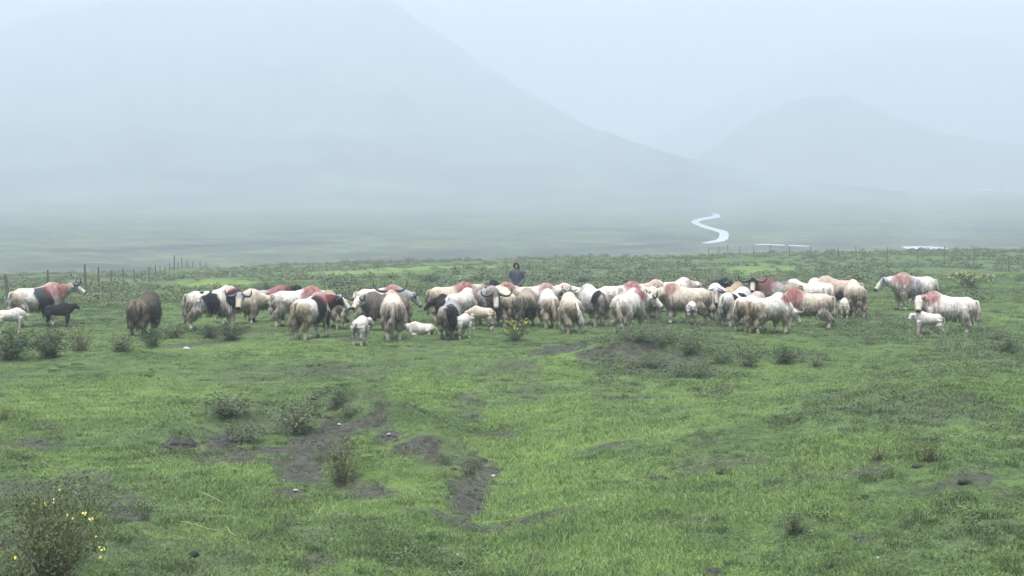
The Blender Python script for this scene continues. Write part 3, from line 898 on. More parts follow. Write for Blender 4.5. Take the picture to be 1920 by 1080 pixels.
# ------------------------------------------------------------------ yaks
WHITE, CREAM, TAN, GREYB = np.array((.51, .475, .425)), np.array((.445, .385, .31)), np.array((.28, .215, .145)), np.array((.115, .10, .084))
BROWN, BLACK, RED, GREY, DUST = np.array((.064, .053, .043)), np.array((.013, .013, .016)), np.array((.185, .043, .047)), np.array((.26, .256, .258)), np.array((.262, .218, .166))
CN = {'white': WHITE, 'cream': CREAM, 'tan': TAN, 'greyb': GREYB, 'brown': BROWN, 'black': BLACK, 'red': RED, 'grey': GREY, 'dust': DUST}

class Geo:
    def __init__(s): s.v, s.f = [], []
    def tube(s, pts, rads, up=(0, 0, 1), n=12, squash=None):
        """closed tube; rads = (half width, half height) at each point"""
        pts = [Vector(p) for p in pts]; up = Vector(up); b0 = len(s.v); m = len(pts)
        for k, p in enumerate(pts):
            t = (pts[min(k + 1, m - 1)] - pts[max(k - 1, 0)]).normalized()
            sd_ = up.cross(t)
            if sd_.length < 1e-3: sd_ = Vector((0, 1, 0)).cross(t)
            sd_.normalize(); u = t.cross(sd_).normalized()
            w, h = rads[k] if isinstance(rads[k], tuple) else (rads[k], rads[k])
            for q in range(n):
                a = q * 2 * math.pi / n
                s.v.append(p + sd_ * (w * math.cos(a)) + u * (h * math.sin(a)))
        for k in range(m - 1):
            for q in range(n):
                s.f.append((b0 + k * n + q, b0 + k * n + (q + 1) % n, b0 + (k + 1) * n + (q + 1) % n, b0 + (k + 1) * n + q))
        s.f.append(tuple(b0 + q for q in reversed(range(n))))
        s.f.append(tuple(b0 + (m - 1) * n + q for q in range(n)))
    def mesh(s, name, smooth=True):
        return mesh_from(name, s.v, s.f, smooth)

def ydir(yaw, pitch):
    c = math.cos(pitch)
    return Vector((c * math.cos(yaw), c * math.sin(yaw), math.sin(pitch)))

def yak_frame(p):
    """joints of one animal in its own space: +X forwards, Z up, metres for a grown yak"""
    calf = p.get('calf', False); lie = p.get('lie', False)
    yaw = R(p.get('yaw', 0)); npi = R(p.get('neck', 4) + (16 if calf and not lie else 0)); hpi = R(p.get('head', -38))
    drop = -.62 if lie else 0.0
    J = {}
    nb = Vector((.44, 0, .98 + drop)); ln = .23 if not calf else .15
    n1 = nb + ydir(yaw * .22, npi * .6) * ln
    n2 = n1 + ydir(yaw * .55, npi) * ln
    n3 = n2 + ydir(yaw * .8, npi) * (ln * .55)
    J['neck'] = [nb, n1, n2, n3]
    hd = ydir(yaw, hpi); side = Vector((-math.sin(yaw), math.cos(yaw), 0)); hup = hd.cross(side).normalized()
    if hup.z < 0 and hpi > -1.55: hup = -hup
    J['hd'], J['side'], J['hup'] = hd, side, hup
    J['poll'] = n3 + hup * .05
    J['tip'] = J['poll'] + hd * (.50 if not calf else .33)
    J['drop'] = drop
    r = random.Random(p.get('seed', 1))
    J['feet'] = []
    for fx, sy in ((.47, 1), (.47, -1), (-.60, 1), (-.60, -1)):
        fx *= .9 if calf else 1
        J['feet'].append(Vector((fx + r.uniform(-.1, .1), sy * (.165 + r.uniform(-.02, .03)), 0)))
    return J

def yak_raw(p, J):
    g = Geo(); calf = p.get('calf', False); lie = p.get('lie', False)
    d = J['drop']; fat = p.get('fat', 1.0)
    up_ = .022
    prof = [(-.83, .97, .07, .08), (-.77, .95, .20, .20), (-.64, .90, .31, .285), (-.42, .865, .325, .31), (-.1, .845, .345, .33), (.2, .865, .39, .33),
            (.42, .915, .46, .285), (.56, .92, .41, .245), (.70, .90, .30, .19), (.79, .88, .14, .10)]
    prof = [(x, z + up_, h - up_, w) for (x, z, h, w) in prof]
    if calf:
        prof = [(x * .80, .95 + (z - .9) * .7, h * .88, w * .92) for (x, z, h, w) in prof]
        prof = [(x, z, h * (.92 if x > .3 else 1), w) for (x, z, h, w) in prof]
    g.tube([(x, 0, z + d) for (x, z, h, w) in prof], [(w * fat, h) for (x, z, h, w) in prof], n=18)
    # neck and head
    nk = .92 if calf else 1
    g.tube(J['neck'] + [J['poll']], [(.19 * nk, .30 * nk), (.165 * nk, .255 * nk), (.14 * nk, .20 * nk), (.12 * nk, .155 * nk), (.10 * nk, .11 * nk)], n=14)
    hs = 1.02 if calf else 1.12
    po, hd, hup, sdv = J['poll'], J['hd'], J['hup'], J['side']
    L = (J['tip'] - po).length
    hp_ = [(-.14, .07, .07, -.02), (-.04, .118, .115, 0), (.14, .128, .128, -.01), (.32, .122, .12, -.02), (.55, .092, .098, -.025), (.78, .078, .078, -.03), (.93, .082, .07, -.035), (1.02, .055, .045, -.04)]
    g.tube([po + hd * (t * L) + hup * o for (t, w, h, o) in hp_], [(w * hs, h * hs) for (t, w, h, o) in hp_], up=tuple(hup), n=12)
    # brow, cheeks
    for s in (1, -1):
        e0 = po + hd * (.08 * L) + sdv * (s * .09) + hup * .035
        e1 = e0 + sdv * (s * .20) - hup * .045 - hd * .02 + Vector((0, 0, -.03))
        g.tube([e0, e0.lerp(e1, .35), e0.lerp(e1, .7), e1], [(.03, .026), (.055, .03), (.05, .028), (.02, .02)], up=tuple(hd), n=8)
    # legs
    lk = 1.0 if calf else 1.0
    if not lie:
        for k, ft in enumerate(J['feet']):
            s = 1 if ft.y > 0 else -1
            if k < 2:
                P = [(.46, s * .15, .84), (.47, s * .165, .64), (ft.x * .5 + .235, ft.y, .44), (ft.x, ft.y, .24), (ft.x - .01, ft.y, .11), (ft.x + .02, ft.y, .0)]
                Q = [(.13, .17), (.115, .15), (.085, .10), (.062, .066), (.062, .066), (.075, .085)]
            else:
                P = [(-.52, s * .15, .88), (-.50, s * .175, .66), (ft.x * .6 - .22, ft.y, .47), (ft.x - .08, ft.y, .36), (ft.x - .04, ft.y, .2), (ft.x - .02, ft.y, .1), (ft.x + .02, ft.y, .0)]
                Q = [(.15, .22), (.14, .19), (.10, .135), (.07, .085), (.06, .064), (.062, .066), (.075, .085)]
            g.tube(P, [(a * lk, b * lk) for (a, b) in Q], up=(1, 0, 0) if False else (0.0, 0.0, 1.0), n=10)
    else:
        for s in (1, -1):
            g.tube([(.42, s * .16, .36), (.50, s * .23, .16), (.40, s * .26, .06), (.18, s * .25, .05)], [.10, .08, .055, .05], n=8)
            g.tube([(-.5, s * .16, .36), (-.36, s * .27, .22), (-.5, s * .31, .07), (-.22, s * .33, .05)], [.15, .12, .065, .05], n=8)
    me = g.mesh('body')
    o = bpy.data.objects.new('body', me)
    COL.objects.link(o)
    m = o.modifiers.new('r', 'REMESH'); m.mode = 'VOXEL'; m.voxel_size = .036 if not calf else .034
    m2 = o.modifiers.new('s', 'SMOOTH'); m2.factor = .5; m2.iterations = 3
    return o

def coat(p, J, V, sd_):
    """fur colour at the points V"""
    x, y, z = V[:, 0], V[:, 1], V[:, 2] - J['drop']
    C = lambda k: CN[k] if isinstance(k, str) else np.array(k)
    def mixc(col, m, c):
        m = np.clip(m, 0, 1)[:, None]
        return col * (1 - m) + C(c) * m
    o = sd_ * 13.7
    n_lo = noise3(x * 2.6 + o, y * 2.6, z * 2.6)
    n_mid = noise3(x * 7 + o, y * 7, z * 5)
    n_st = noise3(x * 16 + o, y * 16, z * 3.2)
    col = np.tile(C(p.get('base', 'white')), (len(V), 1)) * (1 + .08 * n_mid)[:, None]
    # dusty lower parts, muddy rump
    dirt = min(1, p.get('dirt', .8) * 1.1)
    col = mixc(col, sstep(.93, .62, z + .16 * n_lo + .09 * n_st) * dirt, p.get('under', 'dust'))
    col = mixc(col, sstep(.64, .44, z + .09 * n_st + .05 * n_lo) * sstep(.5, .25, np.abs(x + .05)) * min(1, dirt * p.get('dark', .6)), 'greyb')
    col = mixc(col, sstep(-.36, -.66, x + .12 * n_lo) * sstep(1.22, 1.02, z + .08 * n_st) * p.get('rumpk', .55) * (.7 + .5 * n_st), p.get('rump', 'dust'))
    # coloured patches: (x, z, side, rx, rz, colour)
    for (px_, pz, s, rx, rz, c) in p.get('patches', []):
        d = np.sqrt(((x - px_) / rx) ** 2 + ((z - pz) / rz) ** 2) + .4 * n_lo + .3 * n_mid + .1 * n_st
        m = sstep(1.14, .86, d)
        if s: m = m * sstep(-.04, .05, y * s)
        col = mixc(col, m, c)
    # legs
    lg = p.get('legs', 'cream' if p.get('base', 'white') in ('white', 'cream') else None)
    if lg: col = mixc(col, sstep(.46, .34, z + .05 * n_st) * (1 if 'legs' in p else .85), lg)
    # neck and head
    A, B = np.array(J['poll']), np.array(J['tip'])
    ax = B - A; L = np.linalg.norm(ax); ax = ax / L
    rel = V - A; t = rel @ ax / L; dist = np.linalg.norm(rel - np.outer(np.clip(t, -.2, 1.1) * L, ax), axis=1)
    upc = rel @ np.array(J['hup']); sid = rel @ np.array(J['side'])
    nk = np.min([np.linalg.norm(V - np.array(q), axis=1) for q in J['neck'][1:]], axis=0)
    if 'neckc' in p: col = mixc(col, sstep(.36, .24, nk + .06 * n_lo) * sstep(.3, .5, x + .1 * n_lo + .4 * (nk < .2)), p['neckc'])
    red = p.get('red', 0)
    if red:
        rx, rz, rr = p.get('redat', (.44, 1.24, .30))
        d = np.sqrt(((x - rx) / (rr * 1.15)) ** 2 + ((z - rz) / rr) ** 2) + .30 * n_lo + .22 * n_st
        col = mixc(col, sstep(1.25, .6, d + .2 * n_mid) * red * 1.05 * (.85 + .3 * n_st), 'red')
    hm = sstep(.25, .19, dist) * sstep(-.22, -.02, t)
    col = mixc(col, hm, p.get('headc', p.get('base', 'white')))
    if 'face' in p:
        col = mixc(col, hm * sstep(.30, .5, t + .12 * n_mid) * sstep(.105, .07, np.abs(sid)), p['face'])
    if 'blaze' in p:
        col = mixc(col, hm * sstep(.075, .045, np.abs(sid) + .02 * n_mid) * sstep(-.01, .03, upc), p['blaze'])
    col = mixc(col, hm * sstep(.16, .2, np.abs(sid)) * (t < .35), p.get('ear', 'greyb'))
    col = mixc(col, hm * sstep(.86, .95, t), p.get('nose', 'black'))
    if not p.get('calf'):
        col = col * (1 + .10 * n_st)[:, None]
    return np.clip(col, .006, .8)

def locks(V, N, C, idx, lens, r, width, out=.22, droop=1.0):
    """hanging tapered locks of hair rooted at surface points; arrays of vertices, triangles and colours"""
    vs, ts, cs = [], [], []
    down = Vector((0, 0, -1))
    for i, L in zip(idx, lens):
        p = Vector(V[i]); n = Vector(N[i])
        t = (down - n * down.dot(n))
        t = t.normalized() if t.length > .05 else Vector((r.normal(), r.normal(), -.3)).normalized()
        d0 = (t + n * out + Vector((r.normal(), r.normal(), 0)) * .10).normalized()
        d1 = (t * .5 + down * droop + Vector((r.normal(), r.normal(), 0)) * .12).normalized()
        s = n.cross(d0)
        if s.length < .05: s = Vector((1, 0, 0)).cross(d0)
        s.normalize(); w = width * r.uniform(.6, 1.4)
        m = p + d0 * (L * .45); e = m + d1 * (L * .55); b = len(vs)
        vs += [p - s * w - n * .012, p + s * w - n * .012, p + n * (w * .7), m - s * w * .8, m + s * w * .8, m + n * (w * .6), e]
        ts += [(b, b + 3, b + 5), (b, b + 5, b + 2), (b + 2, b + 5, b + 4), (b + 2, b + 4, b + 1), (b + 3, b + 6, b + 5), (b + 5, b + 6, b + 4), (b + 3, b + 4, b + 6)]
        c = C[i] * r.uniform(.64, 1.15)
        cs += [c * .92] * 3 + [c] * 3 + [c * 1.05]
    return vs, ts, cs

def finish_yak(p, root, J, body, n):
    calf = p.get('calf', False); lie = p.get('lie', False)
    r = np.random.default_rng(1000 + n)
    me = body.data
    nv = len(me.vertices)
    V = np.empty(nv * 3); me.vertices.foreach_get('co', V); V = V.reshape(-1, 3)
    N = np.empty(nv * 3); me.vertex_normals.foreach_get('vector', N); N = N.reshape(-1, 3)
    sd_ = n * .731 + 1
    # shaggy relief
    zz = V[:, 2] - J['drop']
    lo = sstep(1.1, .6, zz) * sstep(.02, .25, zz)
    rel = noise3(V[:, 0] * 15 + sd_, V[:, 1] * 15, V[:, 2] * 3.2) * .020 + noise3(V[:, 0] * 5 + sd_, V[:, 1] * 5, V[:, 2] * 4) * .016
    Ah, Bh = np.array(J['poll']), np.array(J['tip']); hx = (Bh - Ah); th = np.clip(((V - Ah) @ hx) / (hx @ hx), 0, 1)
    dh = np.linalg.norm(V - (Ah + np.outer(th, hx)), axis=1)
    body_m = sstep(.16, .3, dh)
    V2 = V + N * (rel * (.35 + 1.0 * lo) * body_m * (.5 if calf else 1))[:, None]
    if lie: V2[:, 2] = np.maximum(V2[:, 2], 0.0)
    me.vertices.foreach_set('co', V2.astype(np.float32).ravel()); me.update(); me.shade_smooth()
    C = coat(p, J, V, sd_)
    paint(me, C)
    me.materials.clear(); me.materials.append(M_FUR)
    # long hair on flanks, belly, thighs and shoulders
    sh = p.get('shag', 1.0) * (.45 if calf else 1)
    w = (sstep(1.02, .62, zz) + .9 * sstep(-.45, -.7, V[:, 0]) * sstep(1.15, .9, zz)) * sstep(.22, .42, zz) * sstep(.75, .2, N[:, 2]) * sstep(.2, .34, dh)
    w = w + .06 * sstep(1.3, 1.0, zz) * (N[:, 2] < .8) * sstep(.2, .34, dh) * (zz > .6)
    cnt = int(1250 * sh) if not calf else 260
    idx = r.choice(nv, size=cnt, p=w / w.sum())
    zz_i = zz[idx]
    base_len = np.interp(zz_i, [.25, .45, .6, .9, 1.2], [.07, .14, .21, .18, .1]) * (.42 if calf else 1) * (.8 + .35 * sh)
    lens = base_len * r.uniform(.55, 1.3, cnt)
    if lie: lens = np.minimum(lens, V2[idx][:, 2] * .8 + .01)
    else: lens = np.minimum(lens, np.maximum(V2[idx][:, 2] - .05, .03))
    vs, ts, cs = locks(V2, N, C, idx, lens, r, .0105 if not calf else .009)
    hair = link('shaggy_hair', tri_mesh('shaggy_hair', [tuple(q) for q in vs], ts, np.clip(np.array(cs), .006, .8)), M_FUR, root)
    hair['kind'] = 'stuff'
    # tail
    sway = p.get('sway', r.uniform(-.12, .12)); k = .62 if calf else 1
    rx = -.80 if not calf else -.66; rz = 1.08 + J['drop'] if not calf else 1.02 + J['drop']
    tl = p.get('taillen', .66) * (k if calf else 1)
    if lie: tl = .3
    pts = [(rx + .06, 0, rz), (rx - .06, sway * .1, rz - .02), (rx - .10, sway * .35, rz - .22 * tl / .66), (rx - .09, sway * .7, rz - .45 * tl / .66), (rx - .07, sway, rz - tl)]
    g = Geo(); g.tube(pts, [.04 * k, .042 * k, .055 * k, .085 * k, .03 * k], n=8)
    tc = CN[p['tail']] if 'tail' in p else C[np.argmin(np.linalg.norm(V - np.array([-.78, 0, .95 + J['drop']]), axis=1))] * 1.12
    TV = np.array([tuple(q) for q in g.v]); TN = TV - np.repeat(np.array(pts), 8, axis=0)[:len(TV)]; TN /= np.linalg.norm(TN, axis=1)[:, None] + 1e-6
    TC = np.tile(tc, (len(TV), 1)) * (1 + .2 * r.normal(size=(len(TV), 1)))
    ti = r.choice(np.arange(16, len(TV)), size=70 if not calf else 24)
    tv, tt, tcs = locks(TV, TN, TC, ti, r.uniform(.12, .3, len(ti)) * k * (.5 if lie else 1), r, .013, .12, 1.6)
    tri = []
    for f in g.f:
        for q in range(1, len(f) - 1): tri.append((f[0], f[q], f[q + 1]))
    off = len(TV)
    allv = [tuple(q) for q in TV] + [tuple(q) for q in tv]
    allv = [(a, b, max(c, .01)) for (a, b, c) in allv]
    link('tail', tri_mesh('tail', allv, tri + [tuple(off + q for q in t) for t in tt], np.clip(np.vstack([TC, np.array(tcs)]), .006, .8)), M_FUR, root)
    # horns
    po, hd, hup, sdv = J['poll'], J['hd'], J['hup'], J['side']
    L = (J['tip'] - po).length
    up2 = (hup * .55 + Vector((0, 0, 1)) * .75).normalized()
    if not calf and p.get('horn', 1):
        hl = p.get('horn', 1.0); curl = p.get('curl', 0)
        for s in (1, -1):
            b = po + hd * .03 + sdv * (s * .075) + hup * .06
            P = []
            for q in range(9):
                t = q / 8
                o_ = math.sin(t * (1.75 + curl)) * .34 * hl
                u_ = (.02 + .29 * t ** 2.0) * hl - .03 * math.sin(t * 3.14)
                f_ = .20 * math.sin(t * 2.0) * hl
                P.append(b + sdv * (s * (o_ - curl * .22 * t ** 3)) + up2 * u_ + hd * f_ * .8)
            g = Geo(); g.tube(P, [.05 * (1 - .82 * (q / 8) ** 1.3) for q in range(9)], n=8, up=(.3, .2, .9))
            link('horn', g.mesh('horn'), M_HORN_PALE if p.get('palehorn') else M_HORN_DARK, root)
    # eyes
    for s in (1, -1):
        c = po + hd * (.33 * L) + sdv * (s * (.112 if not calf else .094)) + hup * .03
        g = Geo()
        g.tube([c - sdv * (s * .022), c - sdv * (s * .01), c + sdv * (s * .006), c + sdv * (s * .014)], [.012, .026, .024, .008], up=tuple(hup), n=8)
        link('eye', g.mesh('eye'), M_EYE, root)
    # hooves
    if not lie:
        for ft in J['feet']:
            k2 = .85 if calf else 1
            g = Geo(); g.tube([(ft.x + .02, ft.y, .085), (ft.x + .03, ft.y, .045), (ft.x + .035, ft.y, -.03)], [(.07 * k2, .08 * k2), (.075 * k2, .09 * k2), (.08 * k2, .10 * k2)], up=(1, 0, 0), n=8)
            link('hoof', g.mesh('hoof'), M_HOOF, root)

YAKS = [
 # x, y of the ground under the trunk, heading (0 right, 90 away, 180 left, 270 towards us), scale
 dict(x=73, y=607, h=36, s=1.04, yaw=-12, neck=22, head=-24, base='white', red=.75, redat=(.5, 1.18, .34), patches=[(.05, .9, -1, .24, .26, (.045, .047, .054)), (.30, .74, -1, .12, .18, (.03, .031, .036))], neckc='tan', headc='grey', face='white', rump='tan', rumpk=.9,
      label='pied yak with black side patch and rusty red shoulder standing at the far left'),
 dict(x=20, y=620, h=28, s=.60, calf=1, yaw=60, neck=-30, head=-60, base='white', dirt=.45, label='pale calf at the left edge with its head turned away behind it'),
 dict(x=110, y=609, h=14, s=.61, calf=1, yaw=-14, neck=12, head=-30, base='black', under='black', dirt=.2, rumpk=0, ear='black', label='black calf standing beside the pied yak at the far left'),
 dict(x=273, y=622, h=80, s=.97, yaw=30, neck=-48, head=-75, base='brown', under='brown', rump='tan', rumpk=.5, dirt=.5, shag=1.7, tail='brown', fat=1.05, legs='brown', headc='brown', horn=.7, label='shaggy dark brown yak seen from behind with its head down'),
 dict(x=402, y=613, h=10, s=1.0, yaw=-104, neck=8, head=-50, base='white', red=.35, redat=(.45, 1.27, .2), patches=[(-.02, .88, -1, .34, .27, 'black'), (.5, .9, -1, .16, .26, 'black'), (-.35, 1.16, -1, .06, .05, 'black'), (-.1, 1.18, -1, .05, .04, 'black')], neckc='black', headc='grey', face='cream', rump='dust', rumpk=.7, dirt=.8, horn=.95,
      label='pied yak with a big black side patch turning its pale face to the camera'),
 dict(x=452, y=602, h=10, s=.84, yaw=-4, neck=-4, head=-36, base='cream', headc='cream', red=.25, redat=(.75, 1.0, .2), under='dust', horn=.5, label='cream yak mostly hidden behind the pied yak that faces the camera, head to the right'),
 dict(x=505, y=597, h=22, s=.88, yaw=-14, neck=26, head=-26, base='grey', red=.85, redat=(.3, 1.26, .4), patches=[(.2, .85, -1, .4, .3, 'greyb'), (.5, .7, -1, .2, .5, 'black')], neckc='black', headc='black', face='white', legs='black', horn=0, label='dark grey yak with a rust red back and a black head with white muzzle'),
 dict(x=560, y=607, h=5, s=.95, yaw=-6, neck=2, head=-40, base='white', red=.9, redat=(.42, 1.24, .32), under='dust', horn=.9, label='long white yak with a red hump standing behind the pied one seen from the rear'),
 dict(x=584, y=629, h=64, s=.98, yaw=-72, neck=14, head=-38, base='white', red=.9, redat=(.48, 1.24, .26), patches=[(.12, .92, -1, .24, .27, 'black'), (.55, .6, -1, .15, .3, 'black')], neckc='black', headc='black', face='white', blaze='white', rump='tan', rumpk=1.2, tail='tan', sway=.05,
      label='pied yak seen from behind, tan rump, black and white head turned right'),
 dict(x=626, y=610, h=122, s=.86, yaw=10, neck=-25, head=-60, base='tan', under='dust', rump='cream', dark=.9, horn=.7, tail='cream', label='tan yak with pale tail facing away behind the black and white headed yak'),
 dict(x=714, y=602, h=3, s=.94, yaw=-5, neck=-2, head=-50, base='white', red=.85, redat=(.42, 1.27, .30), under='cream', headc='grey', neckc='grey', horn=.75, label='white yak with a red hump and grey head facing right behind two calves'),
 dict(x=737, y=630, h=96, s=.99, yaw=4, neck=24, head=-10, base='cream', red=.8, redat=(.62, 1.22, .30), rump='greyb', rumpk=.7, shag=1.4, horn=1.25, label='cream shaggy yak seen from behind with wide upswept horns above a red nape'),
 dict(x=722, y=613, h=205, s=.88, yaw=38, neck=10, head=-34, base='greyb', headc='white', face='cream', neckc='greyb', under='greyb', horn=.9, label='grey brown yak with a white face looking left from behind the shaggy cream one'),
 dict(x=676, y=641, h=80, s=.62, calf=1, yaw=-50, neck=0, head=-40, base='white', tail='greyb', ear='black', rump='grey', label='white calf with black ears seen from behind in front of the grey faced yak'),
 dict(x=790, y=622, h=172, s=.60, calf=1, lie=1, yaw=15, neck=18, head=-40, base='white', dirt=.3, ear='black', headc='grey', label='white calf lying on the grass with its head to the left'),
 dict(x=848, y=597, h=20, s=.95, yaw=-2, neck=16, head=-26, base='cream', red=.9, redat=(.42, 1.16, .36), headc='tan', face='white', rump='tan', rumpk=.9, palehorn=1, horn=.7, label='cream yak with a red shoulder and raised head behind the dark rumped one'),
 dict(x=834, y=606, h=104, s=.74, yaw=76, neck=0, head=-45, base='black', under='black', dirt=.3, rumpk=0, headc='black', legs='black', horn=1.1, label='black yak showing only its head and one horn left of the small grey yak'),
 dict(x=843, y=627, h=80, s=.83, yaw=20, neck=-30, head=-60, base='grey', rump='dust', rumpk=1.1, patches=[(-.5, .7, -1, .5, .55, 'black')], dark=1, legs='greyb', tail='greyb', sway=-.08, shag=1.3, horn=.8, label='small grey yak with a black right flank seen from behind'),
 dict(x=866, y=607, h=58, s=.88, yaw=-28, neck=-4, head=-45, base='white', red=.8, redat=(.62, 1.14, .22), under='grey', rump='cream', label='white grey yak with a dark red neck between the small grey yak and the calf'),
 dict(x=916, y=605, h=286, s=.97, yaw=-10, neck=14, head=-56, base='grey', headc='greyb', face='cream', neckc='greyb', under='greyb', horn=1.2, nose='cream', label='grey yak facing the camera with very wide dark horns and cream muzzle'),
 dict(x=866, y=628, h=58, s=.56, calf=1, yaw=20, neck=-10, head=-50, base='white', dirt=.3, label='white calf seen from behind beside the small grey yak with the black flank'),
 dict(x=904, y=613, h=160, s=.56, calf=1, yaw=10, neck=-25, head=-60, base='cream', dirt=.5, label='cream calf under the wide horned grey face'),
 dict(x=932, y=588, h=26, s=.88, yaw=0, neck=0, head=-45, base='cream', red=.8, redat=(.42, 1.2, .34), label='cream yak with a red shoulder whose back shows above the wide horned yak'),
 dict(x=913, y=580, h=50, s=.84, yaw=0, neck=-4, head=-40, base='black', under='black', rumpk=0, horn=.5, label='black yak of which a bit of back shows behind the red shouldered yaks'),
 dict(x=949, y=605, h=102, s=.90, yaw=0, neck=-20, head=-50, base='cream', rump='dust', rumpk=1.2, shag=1.5, dark=1, horn=.8, label='shaggy tan rumped yak seen from behind above the yellow flowers'),
 dict(x=986, y=607, h=82, s=.90, yaw=0, neck=-25, head=-55, base='dust', rump='greyb', rumpk=1.3, shag=1.6, dark=1.3, patches=[(-.6, .55, -1, .4, .3, 'black')], horn=.8, label='shaggy dark grey brown yak seen from behind right of the flowers'),
 dict(x=1004, y=587, h=12, s=.86, yaw=10, neck=-2, head=-40, base='white', red=.75, redat=(.42, 1.26, .3), headc='greyb', label='white yak with a red hump below and right of the herder'),
 dict(x=1040, y=582, h=4, s=.80, yaw=-4, neck=2, head=-36, base='white', red=.3, headc='white', horn=1.1, curl=.5, label='white yak with black curved horns behind the cream rumps in the middle'),
 dict(x=1029, y=608, h=96, s=.89, yaw=0, neck=-20, head=-55, base='white', rump='tan', rumpk=1.0, shag=1.3, tail='cream', sway=-.14, taillen=.75, horn=.7, label='white yak seen from behind with a long cream tail, right of the dark shaggy rump'),
 dict(x=1070, y=618, h=98, s=.90, yaw=0, neck=-30, head=-60, base='cream', rump='dust', rumpk=1, shag=1.4, tail='white', sway=-.28, taillen=.8, horn=.6, label='cream yak seen from behind with its pale tail curled to one side'),
 dict(x=1112, y=605, h=112, s=.97, yaw=-10, neck=4, head=-40, base='white', rump='greyb', rumpk=.8, red=.35, redat=(.5, 1.25, .28), patches=[(-.62, .98, 1, .16, .2, 'black')], tail='greyb', sway=.16, horn=.7, label='white yak with a black mark beside its tail and dusty thighs, seen from behind'),
 dict(x=1163, y=591, h=12, s=.92, yaw=-8, neck=0, head=-42, base='white', red=.85, redat=(.44, 1.2, .32), patches=[(-.05, 1.05, -1, .10, .09, 'dust')], rump='cream', label='white yak with a brown spot and dark red shoulder behind the large front one'),
 dict(x=1178, y=619, h=62, s=.97, yaw=-66, neck=2, head=-38, base='white', red=.95, redat=(.56, 1.18, .26), rump='cream', rumpk=.5, under='dust', horn=.75, tail='cream', sway=-.16, taillen=.72, shag=1.15, label='large white yak seen from behind with a red neck band and head turned right'),
 dict(x=1212, y=581, h=20, s=.86, yaw=0, neck=-6, head=-45, base='cream', red=.35, redat=(.1, 1.25, .5), label='pinkish cream yak whose back shows above the red neck band of the large one'),
 dict(x=1222, y=592, h=268, s=.84, yaw=8, neck=0, head=-56, base='cream', headc='cream', under='greyb', neckc='cream', horn=.9, palehorn=1, label='cream yak facing the camera, next to the head of the large front yak'),
 dict(x=1284, y=602, h=170, s=.97, yaw=6, neck=0, head=-48, base='cream', red=.8, redat=(.48, 1.17, .24), headc='cream', under='dust', patches=[(.66, .75, 1, .2, .3, 'greyb')], dark=.8, horn=.7, label='big cream yak facing left with a red shoulder behind the small standing calf'),
 dict(x=1268, y=579, h=40, s=.90, yaw=-10, neck=4, head=-40, base='white', red=.4, redat=(.6, 1.2, .3), palehorn=1, horn=.7, label='white yak showing only its hump above the big cream one with the red shoulder'),
 dict(x=1343, y=598, h=256, s=.96, yaw=14, neck=12, head=-54, base='white', headc='grey', face='cream', neckc='white', under='grey', patches=[(.1, .6, 0, .6, .3, 'greyb')], horn=.85, curl=.9, label='white yak facing the camera with ring shaped curved horns'),
 dict(x=1352, y=578, h=282, s=.90, yaw=-4, neck=18, head=-36, base='black', under='black', rumpk=0, headc='black', legs='black', horn=.9, label='black yak whose head shows behind the ring horned white one'),
 dict(x=1296, y=604, h=268, s=.60, calf=1, yaw=4, neck=8, head=-50, base='white', ear='greyb', headc='white', face='grey', rump='grey', label='small white calf standing face on with grey muzzle in front of the big cream yak'),
 dict(x=1376, y=588, h=62, s=.88, yaw=0, neck=-4, head=-45, base='tan', rump='cream', red=.2, label='tan yak between the ring horned yak and the black spotted rump'),
 dict(x=1380, y=606, h=48, s=.90, yaw=20, neck=-14, head=-50, base='white', patches=[(-.42, .98, -1, .12, .22, 'black'), (-.02, 1.08, -1, .16, .08, 'black')], dark=.9, rump='grey', horn=.6, label='white yak with black spots on its rump seen from behind'),
 dict(x=1456, y=587, h=172, s=.97, yaw=86, neck=30, head=-48, base='greyb', red=.6, redat=(.3, 1.25, .3), patches=[(-.05, 1.0, 1, .2, .2, 'grey'), (-.6, 1.0, 0, .4, .3, 'dust')], headc='black', face='cream', neckc='greyb', horn=1.2, label='dark grey yak with tall upswept horns and cream muzzle facing the camera'),
 dict(x=1506, y=586, h=140, s=.93, yaw=25, neck=8, head=-30, base='white', red=.85, redat=(.7, 1.15, .26), under='grey', rump='white', headc='greyb', palehorn=1, horn=1.0, label='white yak facing away with long spread horns and dark red nape'),
 dict(x=1537, y=582, h=108, s=.91, yaw=0, neck=-10, head=-45, base='white', rump='cream', rumpk=.9, under='dust', label='cream rumped yak facing away, between the spread horned one and the tan backed one'),
 dict(x=1570, y=580, h=166, s=.95, yaw=0, neck=-10, head=-45, base='cream', red=.3, redat=(.1, 1.3, .4), under='greyb', rump='greyb', rumpk=.7, dark=1, label='tan backed yak with dusty grey sides, hindmost of the right group'),
 dict(x=1513, y=609, h=166, s=.95, yaw=20, neck=-24, head=-50, base='cream', red=.95, redat=(.46, 1.12, .32), under='cream', rump='dust', rumpk=.6, dark=.5, horn=.7, fat=1.05, label='pinkish cream yak with a wide dark red neck facing left'),
 dict(x=1442, y=620, h=32, s=.91, yaw=-6, neck=-36, head=-52, base='white', red=.9, redat=(.5, 1.15, .22), under='tan', rump='tan', rumpk=1.1, dark=.6, horn=.8, palehorn=1, label='white backed yak with tan rump and lowered head, frontmost of the right group'),
 dict(x=1407, y=615, h=48, s=.87, yaw=0, neck=-20, head=-50, base='white', red=.5, redat=(.4, 1.2, .3), under='dust', rump='dust', rumpk=1, dark=.9, label='white dusty yak half hidden behind the tan rump of the frontmost right yak'),
 dict(x=1602, y=588, h=90, s=.93, yaw=0, neck=0, head=-30, base='cream', rump='dust', rumpk=1.1, red=.3, redat=(.6, 1.2, .25), shag=1.5, palehorn=1, horn=.75, label='cream shaggy yak seen from behind at the right end of the group'),
